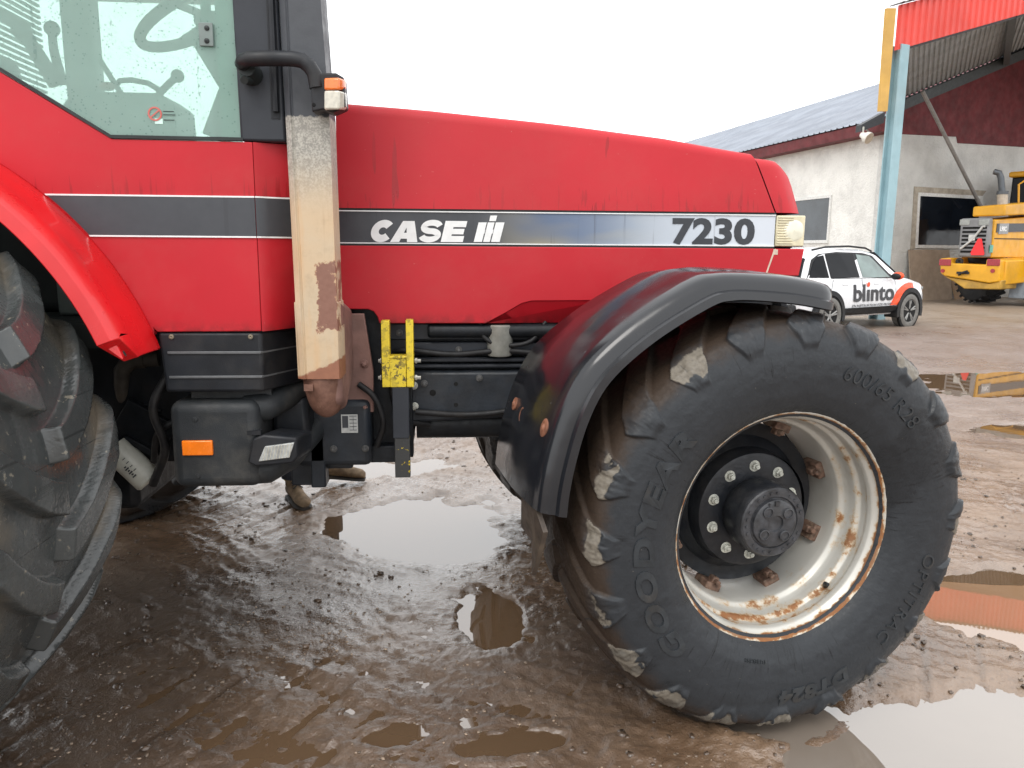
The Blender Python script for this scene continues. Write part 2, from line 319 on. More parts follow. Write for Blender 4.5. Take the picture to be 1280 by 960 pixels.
# ------------------------------------------------------------------ mesh helpers
class MB:
    def __init__(s): s.v = []; s.f = []; s.mi = []; s.cur = 0
    def add(s, vs, fs):
        o = len(s.v); s.v += [tuple(map(float, p)) for p in vs]
        for f in fs: s.f.append(tuple(i+o for i in f)); s.mi.append(s.cur)
        return s
    def box(s, a, b):
        x0, y0, z0 = a; x1, y1, z1 = b
        return s.add([(x0, y0, z0), (x1, y0, z0), (x1, y1, z0), (x0, y1, z0), (x0, y0, z1), (x1, y0, z1), (x1, y1, z1), (x0, y1, z1)],
                     [(0, 3, 2, 1), (4, 5, 6, 7), (0, 1, 5, 4), (1, 2, 6, 5), (2, 3, 7, 6), (3, 0, 4, 7)])
    def obox(s, c, h, M):
        vs = []
        for sz in (-1, 1):
            for q in ((-1, -1), (1, -1), (1, 1), (-1, 1)): vs.append(Vector(c)+M @ Vector((q[0]*h[0], q[1]*h[1], sz*h[2])))
        return s.add(vs, [(0, 3, 2, 1), (4, 5, 6, 7), (0, 1, 5, 4), (1, 2, 6, 5), (2, 3, 7, 6), (3, 0, 4, 7)])
    def prism(s, poly, d0, d1, axis='y'):
        # poly in the two other axes
        n = len(poly); vs = []
        for d in (d0, d1):
            for a, b in poly: vs.append({'y': (a, d, b), 'x': (d, a, b), 'z': (a, b, d)}[axis])
        fs = [tuple(range(n)), tuple(range(2*n-1, n-1, -1))]
        for i in range(n): j = (i+1) % n; fs.append((j, i, n+i, n+j))
        return s.add(vs, fs)
    def hull2(s, A, B, cap=True):
        n = len(A); fs = [((i+1) % n, i, n+i, n+(i+1) % n) for i in range(n)]
        if cap: fs += [tuple(range(n)), tuple(range(2*n-1, n-1, -1))]
        return s.add(list(A)+list(B), fs)
    def loft(s, secs, closed=True, cap=True):
        n = len(secs[0]); vs = [p for q in secs for p in q]; fs = []
        for k in range(len(secs)-1):
            for i in range(n if closed else n-1):
                j = (i+1) % n; fs.append((k*n+i, k*n+j, (k+1)*n+j, (k+1)*n+i))
        if cap and closed: fs += [tuple(range(n-1, -1, -1)), tuple((len(secs)-1)*n+i for i in range(n))]
        return s.add(vs, fs)
    def tube(s, pts, r, n=12, cap=True):
        pts = [Vector(p) for p in pts]; rr = r if isinstance(r, (list, tuple)) else [r]*len(pts); secs = []; ref = None
        for i, p in enumerate(pts):
            d = (pts[min(i+1, len(pts)-1)]-pts[max(i-1, 0)]).normalized()
            if ref is None: ref = d.orthogonal().normalized()
            a = (ref-d*ref.dot(d)).normalized(); ref = a; b = d.cross(a)
            secs.append([p+a*cos(2*pi*k/n)*rr[i]+b*sin(2*pi*k/n)*rr[i] for k in range(n)])
        return s.loft(secs, True, cap)
    def lathe(s, prof, c=(0, 0, 0), axis='y', n=48, closed=False):
        secs = []
        for k in range(n):
            a = 2*pi*k/n
            secs.append([{'y': (c[0]+r*cos(a), c[1]+h, c[2]+r*sin(a)), 'z': (c[0]+r*cos(a), c[1]+r*sin(a), c[2]+h), 'x': (c[0]+h, c[1]+r*cos(a), c[2]+r*sin(a))}[axis] for r, h in prof])
        m = len(prof); vs = [p for q in secs for p in q]; fs = []
        for k in range(n):
            l = (k+1) % n
            for i in range(m-1 if not closed else m): j = (i+1) % m; fs.append((k*m+i, k*m+j, l*m+j, l*m+i))
        return s.add(vs, fs)
    def cyl(s, p, q, r, n=16, r2=None): return s.tube([p, q], [r, r if r2 is None else r2], n)
    def sphere(s, c, r, n=14, m=9):
        prof = [(max(1e-4, sin(pi*i/m)), -cos(pi*i/m)) for i in range(m+1)]
        rr = r if isinstance(r, (tuple, list)) else (r, r, r); o = len(s.v)
        s.lathe(prof, axis='z', n=n)
        for i in range(o, len(s.v)): v = s.v[i]; s.v[i] = (c[0]+v[0]*rr[0], c[1]+v[1]*rr[1], c[2]+v[2]*rr[2])
        return s
    def text(s, txt, size, o, ux, uy, uz, ext=.001, off=0.0, sx=1.0, shear=0.0, space=1.0, align='CENTER', fn=None):
        cu = bpy.data.curves.new('t', 'FONT'); cu.body = txt; cu.size = size; cu.extrude = ext; cu.offset = off; cu.shear = shear
        cu.space_character = space; cu.align_x = align; cu.resolution_u = 4
        ob = bpy.data.objects.new('t', cu); COL.objects.link(ob); dg = bpy.context.evaluated_depsgraph_get(); dg.update()
        me = bpy.data.meshes.new_from_object(ob.evaluated_get(dg))
        o, ux, uy, uz = map(Vector, (o, ux, uy, uz))
        if fn is None: vs = [o+ux*(v.co.x*sx)+uy*v.co.y+uz*v.co.z for v in me.vertices]
        else: vs = [fn(v.co.x*sx, v.co.y, v.co.z) for v in me.vertices]
        s.add(vs, [tuple(p.vertices) for p in me.polygons])
        bpy.data.objects.remove(ob); bpy.data.curves.remove(cu); bpy.data.meshes.remove(me); return s
    def mesh(s, name):
        me = bpy.data.meshes.new(name); me.from_pydata(s.v, [], s.f); return me
def place(o, parent):
    if parent is not None:
        o.parent = parent
        if parent.type == 'EMPTY' and parent.get('world_mesh'): o.location = -Vector(parent.location)
def obj(name, mb, mat, parent=None, bevel=0.0, seg=2, smooth=35, recalc=True, label=None):
    me = mb.mesh(name)
    mats = mat if isinstance(mat, (list, tuple)) else [mat]
    for m in mats: me.materials.append(m)
    if len(mats) > 1: me.polygons.foreach_set('material_index', mb.mi)
    if recalc:
        import bmesh
        bm = bmesh.new(); bm.from_mesh(me); bmesh.ops.recalc_face_normals(bm, faces=bm.faces); bm.to_mesh(me); bm.free()
    if smooth:
        me.shade_smooth(); me.set_sharp_from_angle(angle=radians(smooth))
    o = bpy.data.objects.new(name, me); COL.objects.link(o); place(o, parent)
    if bevel > 0:
        b = o.modifiers.new('bevel', 'BEVEL'); b.width = bevel; b.segments = seg; b.limit_method = 'ANGLE'; b.angle_limit = radians(40)
        b.harden_normals = False
    if label: o['label'] = label
    return o
def root(name, loc, label, cat, group=None, world=True, rz=0.0):
    o = bpy.data.objects.new(name, None); COL.objects.link(o); o.location = loc; o.rotation_euler = (0, 0, rz); o.empty_display_size = .1
    o['label'] = label; o['category'] = cat
    if group: o['group'] = group
    if world: o['world_mesh'] = 1
    return o
def part_root(name, parent, loc, rz=0.0):
    o = bpy.data.objects.new(name, None); COL.objects.link(o); o.parent = parent
    o.location = Vector(loc)-(Vector(parent.location) if parent.get('world_mesh') else Vector((0, 0, 0))); o.rotation_euler = (0, 0, rz); o.empty_display_size = .1
    return o
def tag(o, label, cat, group=None):
    o['label'] = label; o['category'] = cat
    if group: o['group'] = group
    return o
def np_mesh(name, V, Fq, mat, parent=None, attrs=None):
    me = bpy.data.meshes.new(name); me.vertices.add(len(V)); me.vertices.foreach_set('co', np.asarray(V, np.float32).ravel())
    nf = len(Fq); me.loops.add(nf*4); me.loops.foreach_set('vertex_index', np.asarray(Fq, np.int32).ravel())
    me.polygons.add(nf); me.polygons.foreach_set('loop_start', np.arange(0, nf*4, 4, dtype=np.int32))
    me.polygons.foreach_set('loop_total', np.full(nf, 4, np.int32))
    me.update(calc_edges=True); me.validate()
    for k, a in (attrs or {}).items():
        at = me.attributes.new(k, 'FLOAT', 'POINT'); at.data.foreach_set('value', np.asarray(a, np.float32).ravel())
    me.materials.append(mat); me.shade_smooth()
    o = bpy.data.objects.new(name, me); COL.objects.link(o); place(o, parent); return o
def catmull(P_, n):
    out = []; Q = [np.array(p, float) for p in P_]; Q = [2*Q[0]-Q[1]]+Q+[2*Q[-1]-Q[-2]]
    for i in range(1, len(Q)-2):
        for k in range(n):
            t = k/n; out.append(.5*((2*Q[i])+(-Q[i-1]+Q[i+1])*t+(2*Q[i-1]-5*Q[i]+4*Q[i+1]-Q[i+2])*t*t+(-Q[i-1]+3*Q[i]-3*Q[i+1]+Q[i+2])*t**3))
    out.append(Q[-2]); return out
# numpy value noise
def vnoise(x, y, seed=0):
    xi = np.floor(x).astype(np.int64); yi = np.floor(y).astype(np.int64); fx = x-xi; fy = y-yi
    def h(a, b):
        n = (a*374761393+b*668265263+seed*1442695041) & 0xffffffff
        n = ((n ^ (n >> 13))*1274126177) & 0xffffffff
        return ((n ^ (n >> 16)) & 0xffff)/65535.0
    u = fx*fx*(3-2*fx); v = fy*fy*(3-2*fy)
    return (h(xi, yi)*(1-u)+h(xi+1, yi)*u)*(1-v)+(h(xi, yi+1)*(1-u)+h(xi+1, yi+1)*u)*v
def fbm(x, y, oct=5, seed=0, gain=.5):
    s = 0; a = 1; t = 0
    for i in range(oct): s = s+a*vnoise(x*2**i, y*2**i, seed+i*17); t += a; a *= gain
    return s/t
def sst(a, b, x):
    t = np.clip((x-a)/(b-a), 0, 1); return t*t*(3-2*t)

# ------------------------------------------------------------------ sky reaches the horizon by the world; ground sheet
# puddles: centre x, y, half sizes, turn, water level, material
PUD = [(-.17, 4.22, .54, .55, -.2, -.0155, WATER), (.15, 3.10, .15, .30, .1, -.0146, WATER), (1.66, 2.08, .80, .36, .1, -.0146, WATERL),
       (2.66, 3.02, .56, .38, -.2, -.0150, WATERR), (6.9, 8.6, 1.35, .80, .1, .0, WATER), (5.35, 6.35, .85, .30, .15, -.015, WATER),  # orange puddle: its warm reflection is put into the base colour
       (-.21, 2.30, .11, .06, .3, -.0142, WATER), (.20, 2.24, .17, .07, .1, -.0138, WATER), (-.95, 5.4, 1.1, .28, .1, -.02, WATER)]
FILM = [(.05, 3.1, 1.45, 1.35, .2, -.0150, WATER), (3.3, 4.6, 1.7, 1.2, .3, -.0142, WATER)]
def base_height(x, y):
    r = np.hypot(x-9, y-0)
    up = .12*sst(9, 14.5, y)
    return up
def ground_z(x, y, detail=True):
    z = base_height(x, y)
    near = 1-sst(8, 20, np.hypot(x, y))
    z = z+near*(fbm(x*.9, y*.9, 4, 3)-.5)*.040
    # dragged-mud streaks that run diagonally across the yard
    a = radians(-38); u = x*cos(a)+y*sin(a); v = -x*sin(a)+y*cos(a)
    wx = fbm(x*2.1, y*2.1, 3, 9); 
    st = fbm(u*3.0+wx*1.5, v*11+wx*2.0, 4, 21)
    z = z+near*(st-.5)*.034
    lump = fbm(x*22, y*22, 4, 31, .6); rid = 1-np.abs(2*fbm(x*13+wx, y*13, 4, 41, .55)-1)
    k = sst(.35, .6, fbm(x*1.3, y*1.3, 3, 55))
    z = z+near*((lump-.5)*.018*(.4+.6*k)+(rid-.75)*.009*k)+near*(fbm(x*48+wx*3, y*48, 3, 91, .6)-.5)*.0075
    # tread-bar prints left by the tractor's own passes
    pr = sst(.72, .95, np.sin(u*2*pi/.19+1.5*np.abs(v*3)))*sst(.45, .62, fbm(x*.8+5, y*.8, 2, 61))
    z = z-near*pr*.010
    depth = np.zeros_like(x); ring = np.full_like(x, -9.)
    wob = (fbm(x*2.6, y*2.6, 4, 71)-.5)*1.0+(fbm(x*9, y*9, 4, 77)-.5)*.55
    for cx, cy, rx, ry, tr, lv, _ in PUD:
        dx = (x-cx)*cos(tr)+(y-cy)*sin(tr); dy = -(x-cx)*sin(tr)+(y-cy)*cos(tr)
        d = np.sqrt((dx/rx)**2+(dy/ry)**2)+wob*.75
        m = 1-sst(.72, 1.10, d); bz = base_height(x, y) if False else 0
        z = z*(1-.35*m)-m*.040
        dd = np.sqrt((dx/rx)**2+(dy/ry)**2)
        rr = sst(1.20, 1.30, dd)*(1-sst(1.55, 1.7, dd)); rr = rr*(1-sst(.05, .3, depth)); z = np.where(rr > .01, np.maximum(z, (lv+.006)*rr+z*(1-rr)), z)
        depth = np.maximum(depth, m)
    for cx, cy, rx, ry, tr, lv, _ in FILM:
        dx = (x-cx)*cos(tr)+(y-cy)*sin(tr); dy = -(x-cx)*sin(tr)+(y-cy)*cos(tr); d = np.sqrt((dx/rx)**2+(dy/ry)**2)
        rr = sst(.72, 1.0, d)*(1-sst(1.12, 1.3, d))*(1-sst(.02, .3, depth)); z = np.where(rr > .001, np.maximum(z, z*(1-rr)+np.maximum(z, lv+.004)*rr), z)
    # tyres press into the mud
    for cx, cy, rx, ry in ((1.04, 2.47, .34, .30), (-2.0, 2.1, .45, .36)):
        d = np.sqrt(((x-cx)/rx)**2+((y-cy)/ry)**2); z = z+.022*np.exp(-((d-1.05)/.18)**2)-.03*(1-sst(.6, 1, d))
    return z, depth
def geo(start, step, ratio, end):
    out = []; p = start
    while p < end: out.append(p); p += step; step *= ratio
    out.append(end); return out
gx = np.array(sorted(set([round(v, 5) for v in list(np.arange(-2.4, 3.8, .0105))+geo(3.8, .012, 1.045, 900)+[-2.4-(q-3.8) for q in geo(3.8, .014, 1.08, 900)]])))
gy = np.array(sorted(set([round(v, 5) for v in geo(1.55, .0065, 1.0042, 7.2)+geo(7.2, .03, 1.03, 1500)+[1.55-(q-1.55) for q in geo(1.57, .02, 1.15, 600)]])))
XX, YY = np.meshgrid(gx, gy); ZZ, DEP = ground_z(XX, YY)
nx, ny = len(gx), len(gy)
idx = np.arange(nx*ny).reshape(ny, nx)
FQ = np.stack([idx[:-1, :-1], idx[:-1, 1:], idx[1:, 1:], idx[1:, :-1]], -1).reshape(-1, 4)
wetA = np.clip(sst(.4, .65, fbm(XX*1.1+3, YY*1.1, 4, 81))*.8+DEP*.5, 0, 1)
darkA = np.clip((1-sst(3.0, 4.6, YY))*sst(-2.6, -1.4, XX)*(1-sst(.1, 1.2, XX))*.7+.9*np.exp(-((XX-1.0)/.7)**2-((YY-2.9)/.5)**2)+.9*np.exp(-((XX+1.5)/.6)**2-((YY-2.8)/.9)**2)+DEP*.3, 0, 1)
matteA = np.clip((1-sst(2.4, 3.3, YY))*.85+.6*(1-sst(-1.1, -.5, XX))*(1-sst(3.5, 4.4, YY))+sst(.45, .62, fbm(XX*1.6+9, YY*1.6, 4, 131))*.75-.9*np.exp(-((XX+.05)/.75)**2-((YY-3.5)/.75)**2), 0, 1)
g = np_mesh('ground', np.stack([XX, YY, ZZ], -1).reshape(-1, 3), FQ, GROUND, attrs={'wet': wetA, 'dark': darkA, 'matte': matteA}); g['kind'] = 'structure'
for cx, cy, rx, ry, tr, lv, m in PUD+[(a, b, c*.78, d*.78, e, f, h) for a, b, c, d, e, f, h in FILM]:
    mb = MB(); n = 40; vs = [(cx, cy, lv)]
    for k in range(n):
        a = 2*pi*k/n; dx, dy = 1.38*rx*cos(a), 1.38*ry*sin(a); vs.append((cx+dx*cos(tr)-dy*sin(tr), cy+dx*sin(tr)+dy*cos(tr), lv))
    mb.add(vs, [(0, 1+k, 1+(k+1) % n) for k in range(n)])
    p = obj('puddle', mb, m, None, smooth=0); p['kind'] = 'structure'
# loose grit, small stones and clods pressed into the mud
def scatter(name, n, sz0, sz1, mat, x0, x1, y0, y1, seed, flat_=.6):
    r_ = np.random.default_rng(seed); y = y0*(y1/y0)**r_.random(n); x = x0+(x1-x0)*r_.random(n); keep = fbm(x*1.7, y*1.7, 3, seed) > .44; x, y = x[keep], y[keep]; n = len(x)
    z, dp = ground_z(x, y); ok = z > -.012; x, y, z = x[ok], y[ok], z[ok]; n = len(x); sz = sz0+(sz1-sz0)*r_.random(n)**2.2
    O = np.array([(1, 0, 0), (0, 1, 0), (-1, 0, 0), (0, -1, 0), (.6, .6, .7), (-.6, .6, .7), (-.6, -.6, .7), (.6, -.6, .7)], float)
    V = O[None]*(1+.5*(r_.random((n, 8, 1))-.5))*sz[:, None, None]*np.array([1, 1, flat_]); a = r_.random(n)*2*pi; ca, sa = np.cos(a)[:, None], np.sin(a)[:, None]
    V = np.stack([V[..., 0]*ca*1.3-V[..., 1]*sa, V[..., 0]*sa*1.3+V[..., 1]*ca, V[..., 2]], -1)+np.stack([x, y, z+sz*.05], -1)[:, None]
    q = np.array([(0, 1, 5, 4), (1, 2, 6, 5), (2, 3, 7, 6), (3, 0, 4, 7), (4, 5, 6, 7)]); FQ_ = (q[None]+np.arange(n)[:, None, None]*8).reshape(-1, 4)
    o = np_mesh(name, V.reshape(-1, 3), FQ_, mat); o['kind'] = 'stuff'; return o
GRIT = simple('wet_grit', (.22, .165, .12), .45, var=.75, sc=47); CLOD = simple('wet_clod', (.085, .055, .036), .28, var=.5, sc=25, spec=.7)
tag(scatter('gravel', 9000, .0022, .0075, GRIT, -2.2, 4.5, 1.7, 8, 5), 'fine pale grit and small stones strewn over the wet mud', 'gravel')
tag(scatter('mud', 2600, .004, .016, CLOD, -2.2, 4.0, 1.8, 7, 6, .8), 'small dark clods of wet mud scattered over the yard', 'mud')

# ================================================================== TRACTOR
YH, YC = 2.95, 2.60          # hood side, cab side
YM = 3.40                    # centre line
TR = root('tractor', (0, YM, 0), 'big red farm tractor with black front fender, grey decal band and worn mud-caked tyres', 'tractor')
def mirY(y): return 2*YM-y

# ---- tyres
def tyre(name, prof, N, lugh, W, mat, parent, k=1.0, a0=.30, a1=.36, Nt=1500, ssh=1.22, wear=.5, texts=None, flat=None, seed=1, cleat=.0, c0=-.06, mudf=None, tap=1.0, chipk=.45, kexp=1.15):
    """prof: half section (r, w) from bead to crown (w falls to 0). Lugs alternate left and right."""
    pr = np.array(prof); d = np.r_[0, np.cumsum(np.hypot(*np.diff(pr, axis=0).T))]
    S = np.linspace(0, d[-1], int(d[-1]/.0055)); r = np.interp(S, d, pr[:, 0]); wv = np.interp(S, d, pr[:, 1])
    ker = np.hanning(9); ker /= ker.sum()
    def sm(q): return np.convolve(np.pad(q, 4, 'edge'), ker, 'valid')
    wv = sm(wv); r = sm(r); r[0] = pr[0, 0]; wv[-1] = 0
    r = np.r_[r, r[-2::-1]]; wv = np.r_[wv, -wv[-2::-1]]
    dr = np.gradient(r); dw = np.gradient(wv); L = np.hypot(dr, dw); nr, nw = -dw/L, dr/L     # outward normal
    s0 = d[-1]; arc = np.r_[S, 2*s0-S[-2::-1]]; uu = np.abs(s0-arc)/W    # 0 at crown, 1 at shoulder
    T = np.linspace(0, 2*pi, Nt, endpoint=False); TT, UU = np.meshgrid(T, uu, indexing='ij')
    side = np.sign(wv)[None, :]*np.ones_like(TT); pitch = 2*pi/N
    ph = np.where(side >= 0, 0.0, pitch/2)
    off = k*pitch*(np.minimum(UU, 1.0)**kexp)
    q = ((TT-off-ph)/pitch) % 1.0; q = np.minimum(q, 1-q)      # 0 on lug centre line
    wob = (fbm(TT*30, UU*4+side*9, 3, seed)-.5)*.05
    half = (a0+(a1-a0)*np.clip(UU, 0, 1))/2*(1-(1-tap)*sst(1.0, ssh, UU))+wob*.5
    e = 1-sst(half-.012, half+.020, q)
    lug = e*sst(c0-.02, c0+.06, UU)*(1-sst(ssh-.10, ssh, UU+wob))
    hgt = lugh*np.where(UU < 1, 1, 1-.45*sst(1.0, ssh, UU))
    ero = (fbm(TT*14, UU*3+side*5, 4, seed+5)-.5)
    hgt = hgt*(1-wear*np.clip(ero*1.6+.15, 0, .8)*sst(.5, 1.0, UU))
    disp = lug*hgt+(fbm(TT*22, UU*16+side*3, 4, seed+8)-.5)*.002
    lidx = np.floor((TT-off-ph)/pitch+.5); lr = np.abs(np.sin(lidx*12.9898+side*4.1+seed)*43758.5453) % 1.0
    low = .5-.5*np.sin(TT)*.6-.3*np.cos(TT)
    chipm = sst(.84, .97, UU)*(1-sst(1.02+.12*lr, 1.10+.16*lr, UU+.3*(fbm(TT*20, UU*6+side, 3, seed+21)-.5)))*np.clip(e*1.2, 0, 1)*sst(chipk-.25, chipk+.1, .55*lr+.45*low)
    chipm = chipm*sst(.30, .55, fbm(TT*17, UU*9+side*2, 4, seed+31)+.25*lr)
    disp = disp-chipm*(.006+.012*(fbm(TT*40, UU*20, 4, seed+3)-.3))
    RR = r[None, :]+nr[None, :]*disp; WW = wv[None, :]+nw[None, :]*disp
    X = RR*np.cos(TT); Z = RR*np.sin(TT); Y = -WW
    if flat is not None:
        zb = -flat; bul = np.clip((zb+.09-Z)/.09, 0, 1.5); Y = Y*(1+.06*bul); Z = np.where(Z < zb, zb+(Z-zb)*.25, Z)
    m = len(uu); ii = np.arange(Nt*m).reshape(Nt, m); jj = np.roll(ii, -1, 0)
    FQ = np.stack([ii[:, :-1], ii[:, 1:], jj[:, 1:], jj[:, :-1]], -1).reshape(-1, 4)
    mud = (mudf(UU, e, side, TT) if mudf else np.clip(1.15-UU, 0, 1)*1.2+.25*(1-e)*(1-sst(1.1, 1.35, UU))); mud = np.clip(mud, 0, 1)
    o = np_mesh(name, np.stack([X, Y, Z], -1).reshape(-1, 3), FQ, mat, parent, {'mud': mud, 'chip': chipm})
    if texts:
        wf = interp_side(pr)
        for txt, a_start, r0, size, off, sx, sp, sh in texts:
            mb = MB()
            def fn(x, y, z):
                rr = r0+y; a = radians(a_start)-x/(r0+size*.35); return (rr*cos(a), -(wf(rr)+z+.0005), rr*sin(a))
            mb.text(txt, size, (0, 0, 0), (1, 0, 0), (0, 1, 0), (0, 0, 1), ext=.0035, off=off, sx=sx, space=sp, align='LEFT', shear=sh, fn=fn)
            obj('raised_lettering', mb, RUBT, o, smooth=0, recalc=False)
    return o
def interp_side(pr):
    k = np.argmax(pr[:, 1]); a = pr[pr[:, 0] <= .62]
    return lambda rr: float(np.interp(rr, a[:, 0], a[:, 1]))
RUBT = simple('tyre_letter_rubber', (.027, .031, .035), .42, var=.25, sc=20, dirt=.2, spec=.3)
FPROF = [(.362, .235), (.380, .252), (.40, .272), (.44, .292), (.50, .303), (.55, .303), (.595, .296), (.63, .283), (.652, .265), (.664, .235), (.671, .17), (.675, .08), (.676, 0)]
RPROF = [(.50, .30), (.53, .34), (.60, .375), (.70, .392), (.78, .392), (.83, .382), (.862, .362), (.874, .32), (.880, .18), (.882, 0)]
def rust_lathe(name, prof, rustf, mat, parent, n=160, label=None):
    pr = np.array(prof); d = np.r_[0, np.cumsum(np.hypot(*np.diff(pr, axis=0).T))]; S = np.linspace(0, d[-1], int(d[-1]/.004))
    r = np.interp(S, d, pr[:, 0]); y = np.interp(S, d, pr[:, 1]); ker = np.hanning(5); ker /= ker.sum()
    r = np.r_[r[:2], np.convolve(r, ker, 'valid'), r[-2:]] if len(ker) == 5 else r
    y = np.r_[y[:2], np.convolve(y, ker, 'valid'), y[-2:]]
    a = np.linspace(0, 2*pi, n, endpoint=False); A, R_ = np.meshgrid(a, r, indexing='ij'); Yv = np.ones_like(A)*y[None, :]
    V = np.stack([R_*np.cos(A), Yv, R_*np.sin(A)], -1).reshape(-1, 3); m = len(r); ii = np.arange(n*m).reshape(n, m); jj = np.roll(ii, -1, 0)
    FQ = np.stack([ii[:, :-1], jj[:, :-1], jj[:, 1:], ii[:, 1:]], -1).reshape(-1, 4)
    return np_mesh(name, V, FQ, mat, parent, {'rust': rustf(R_, Yv, A).reshape(-1)})

PSI = radians(10.6); FWC = (1.0415, 2.2496, .690)       # outer rim plane centre of the near front wheel
nOut = np.array([sin(PSI), -cos(PSI), 0]); axW = np.array([cos(PSI), sin(PSI), 0])
fc = np.array(FWC)-nOut*.245                              # wheel mid-plane
FWH = part_root('front_wheel', TR, fc, PSI)
tyre('tyre', FPROF, 20, .017, .262, RUBF, FWH, k=.95, a0=.40, a1=.60, ssh=1.34, wear=.75, seed=3, flat=.655, tap=.42, chipk=.52, mudf=lambda U, e, s, T: np.clip(1.18-U, 0, 1)*1.3+.30*(1-e)*(1-sst(1.1, 1.4, U))+.30*(1-sst(1.0, 1.5, U))*(.5-.5*np.cos(T)),
     texts=[('GOODYEAR', 224, .478, .088, .004, 1.42, 1.16, .15), ('600/65 R28', 76, .500, .070, -.001, 1.0, 1.05, .1), ('OPTITRAC', -12, .510, .066, 0, 1.0, 1.12, .1), ('DT824', -64, .530, .066, .004, 1.3, 1.1, .1),
            ('TUBELESS', 262, .425, .016, 0, 1.1, 1.1, 0)])
# rim: local y = 0 is the mid-plane, the outer flange at y = -.245
RIMP = [(.384, -.232), (.387, -.244), (.384, -.252), (.377, -.252), (.371, -.244), (.366, -.232), (.352, -.215), (.349, -.196), (.356, -.186), (.355, -.160), (.343, -.150), (.338, -.120), (.332, -.105), (.318, -.092), (.314, -.07), (.310, .02), (.310, .10), (.345, .18), (.384, .245)]
rust_lathe('rim', RIMP, lambda r, y, a: np.clip(.85*np.exp(-((y+.240)/.014)**2)+.42*np.exp(-((y+.150)/.020)**2)+.30*np.exp(-((y+.10)/.02)**2)+.30*np.exp(-((y+.19)/.018)**2)+.20*(.5-.5*np.sin(a)), 0, 1), RIM, FWH)
CLAMP = simple('clamp_rust', (.13, .075, .052), .7, var=.5, sc=50, dirt=.5, dirtc=(.33, .27, .2))
for k in range(8):                                       # rim clamps welded to the barrel
    mb = MB(); a = radians(22+45*k); M = Matrix.Rotation(-a, 3, 'Y')
    c = M @ Vector((.288, .005, 0)); mb.obox(M @ Vector((.300, .0, .0)), (.014, .040, .030), M); c2 = M @ Vector((.280, -.018, .004)); mb.obox(c2, (.014, .016, .012), M)
    mb.cyl(M @ Vector((.280, -.055, .004)), M @ Vector((.280, -.02, .004)), .010, 8)
    obj('rim_clamp', mb, CLAMP, FWH, bevel=.004)
mb = MB(); a_ = radians(-47); mb.tube([(.346*cos(a_), -.165, .346*sin(a_)), (.326*cos(a_), -.180, .326*sin(a_)), (.318*cos(a_), -.200, .318*sin(a_))], [.010, .007, .006], 10); obj('valve_stem', mb, DARK, FWH)
mb = MB(); mb.lathe([(.02, .035), (.21, .035), (.268, .030), (.285, .022), (.287, .05), (.20, .07), (.02, .07)], n=64)
obj('wheel_disc', mb, DARK, FWH)
mb = MB()
mb.lathe([(.001, -.085), (.20, -.055), (.205, -.05), (.21, -.04), (.21, .03)], n=64) if False else mb.lathe([(.10, -.062), (.186, -.062), (.197, -.058), (.202, -.046), (.208, .0), (.240, .030)], n=72)
mb.lathe([(.112, -.060), (.114, -.075), (.121, -.090), (.124, -.150), (.121, -.172), (.116, -.180)], n=64)
hub = obj('hub', mb, HUBM, FWH)
mb = MB(); mb.lathe([(.117, -.170), (.116, -.186), (.112, -.191), (.088, -.191), (.084, -.186), (.080, -.186), (.078, -.197), (.072, -.201), (.028, -.201), (.027, -.194), (.001, -.193)], n=64)
for k in range(4):
    a = radians(38+90*k); p = (.053*cos(a), .053*sin(a)); mb.lathe([(.018, -.199), (.018, -.208), (.0145, -.209), (.014, -.205), (.001, -.205)], c=(p[0], 0, p[1]), n=20)
mb.box((-.008, -.206, .060), (.008, -.199, .076)); mb.box((-.03, -.205, -.006+.06), (-.026, -.199, .07))
for k in range(26):
    a = 2*pi*k/26+.05
    if k % 5: mb.obox((.100*cos(a), -.1925, .100*sin(a)), (.0035, .0022, .0045), Matrix.Rotation(-a, 3, 'Y'))
obj('hub_cap', mb, HUBC, hub)
def hexbolt(mb, c, r, h, rot=0.0, sgn=-1):
    mb.lathe([(r*1.45, 0), (r*1.45, sgn*.003), (.001, sgn*.003)], c=c, n=20)
    pts = [(c[0]+r*cos(rot+pi/3*k), c[2]+r*sin(rot+pi/3*k)) for k in range(6)]; mb.prism(pts, c[1]+sgn*.003, c[1]+sgn*(.003+h))
    mb.lathe([(r*.62, sgn*(h)), (r*.55, sgn*(h+.012)), (.001, sgn*(h+.012))], c=c, n=14)
for k in range(10):
    a = radians(18+36*k); mb = MB(); hexbolt(mb, (.155*cos(a), -.061, .155*sin(a)), .0135, .012, a*3)
    obj('wheel_bolt', mb, simple('bolt_head_white', (.46, .47, .42), .45, var=.25, sc=60, dirt=.35) if k == 0 else bpy.data.materials['bolt_head_white'], hub, bevel=.0015)
# the far front wheel turns with the near one
far = part_root('front_wheel', TR, (.80, mirY(fc[1])-.04, .690), PSI+pi)
for ch in list(FWH.children):
    if ch.name.split('.')[0] in ('tyre', 'rim', 'wheel_disc'):
        c = ch.copy(); COL.objects.link(c); c.parent = far
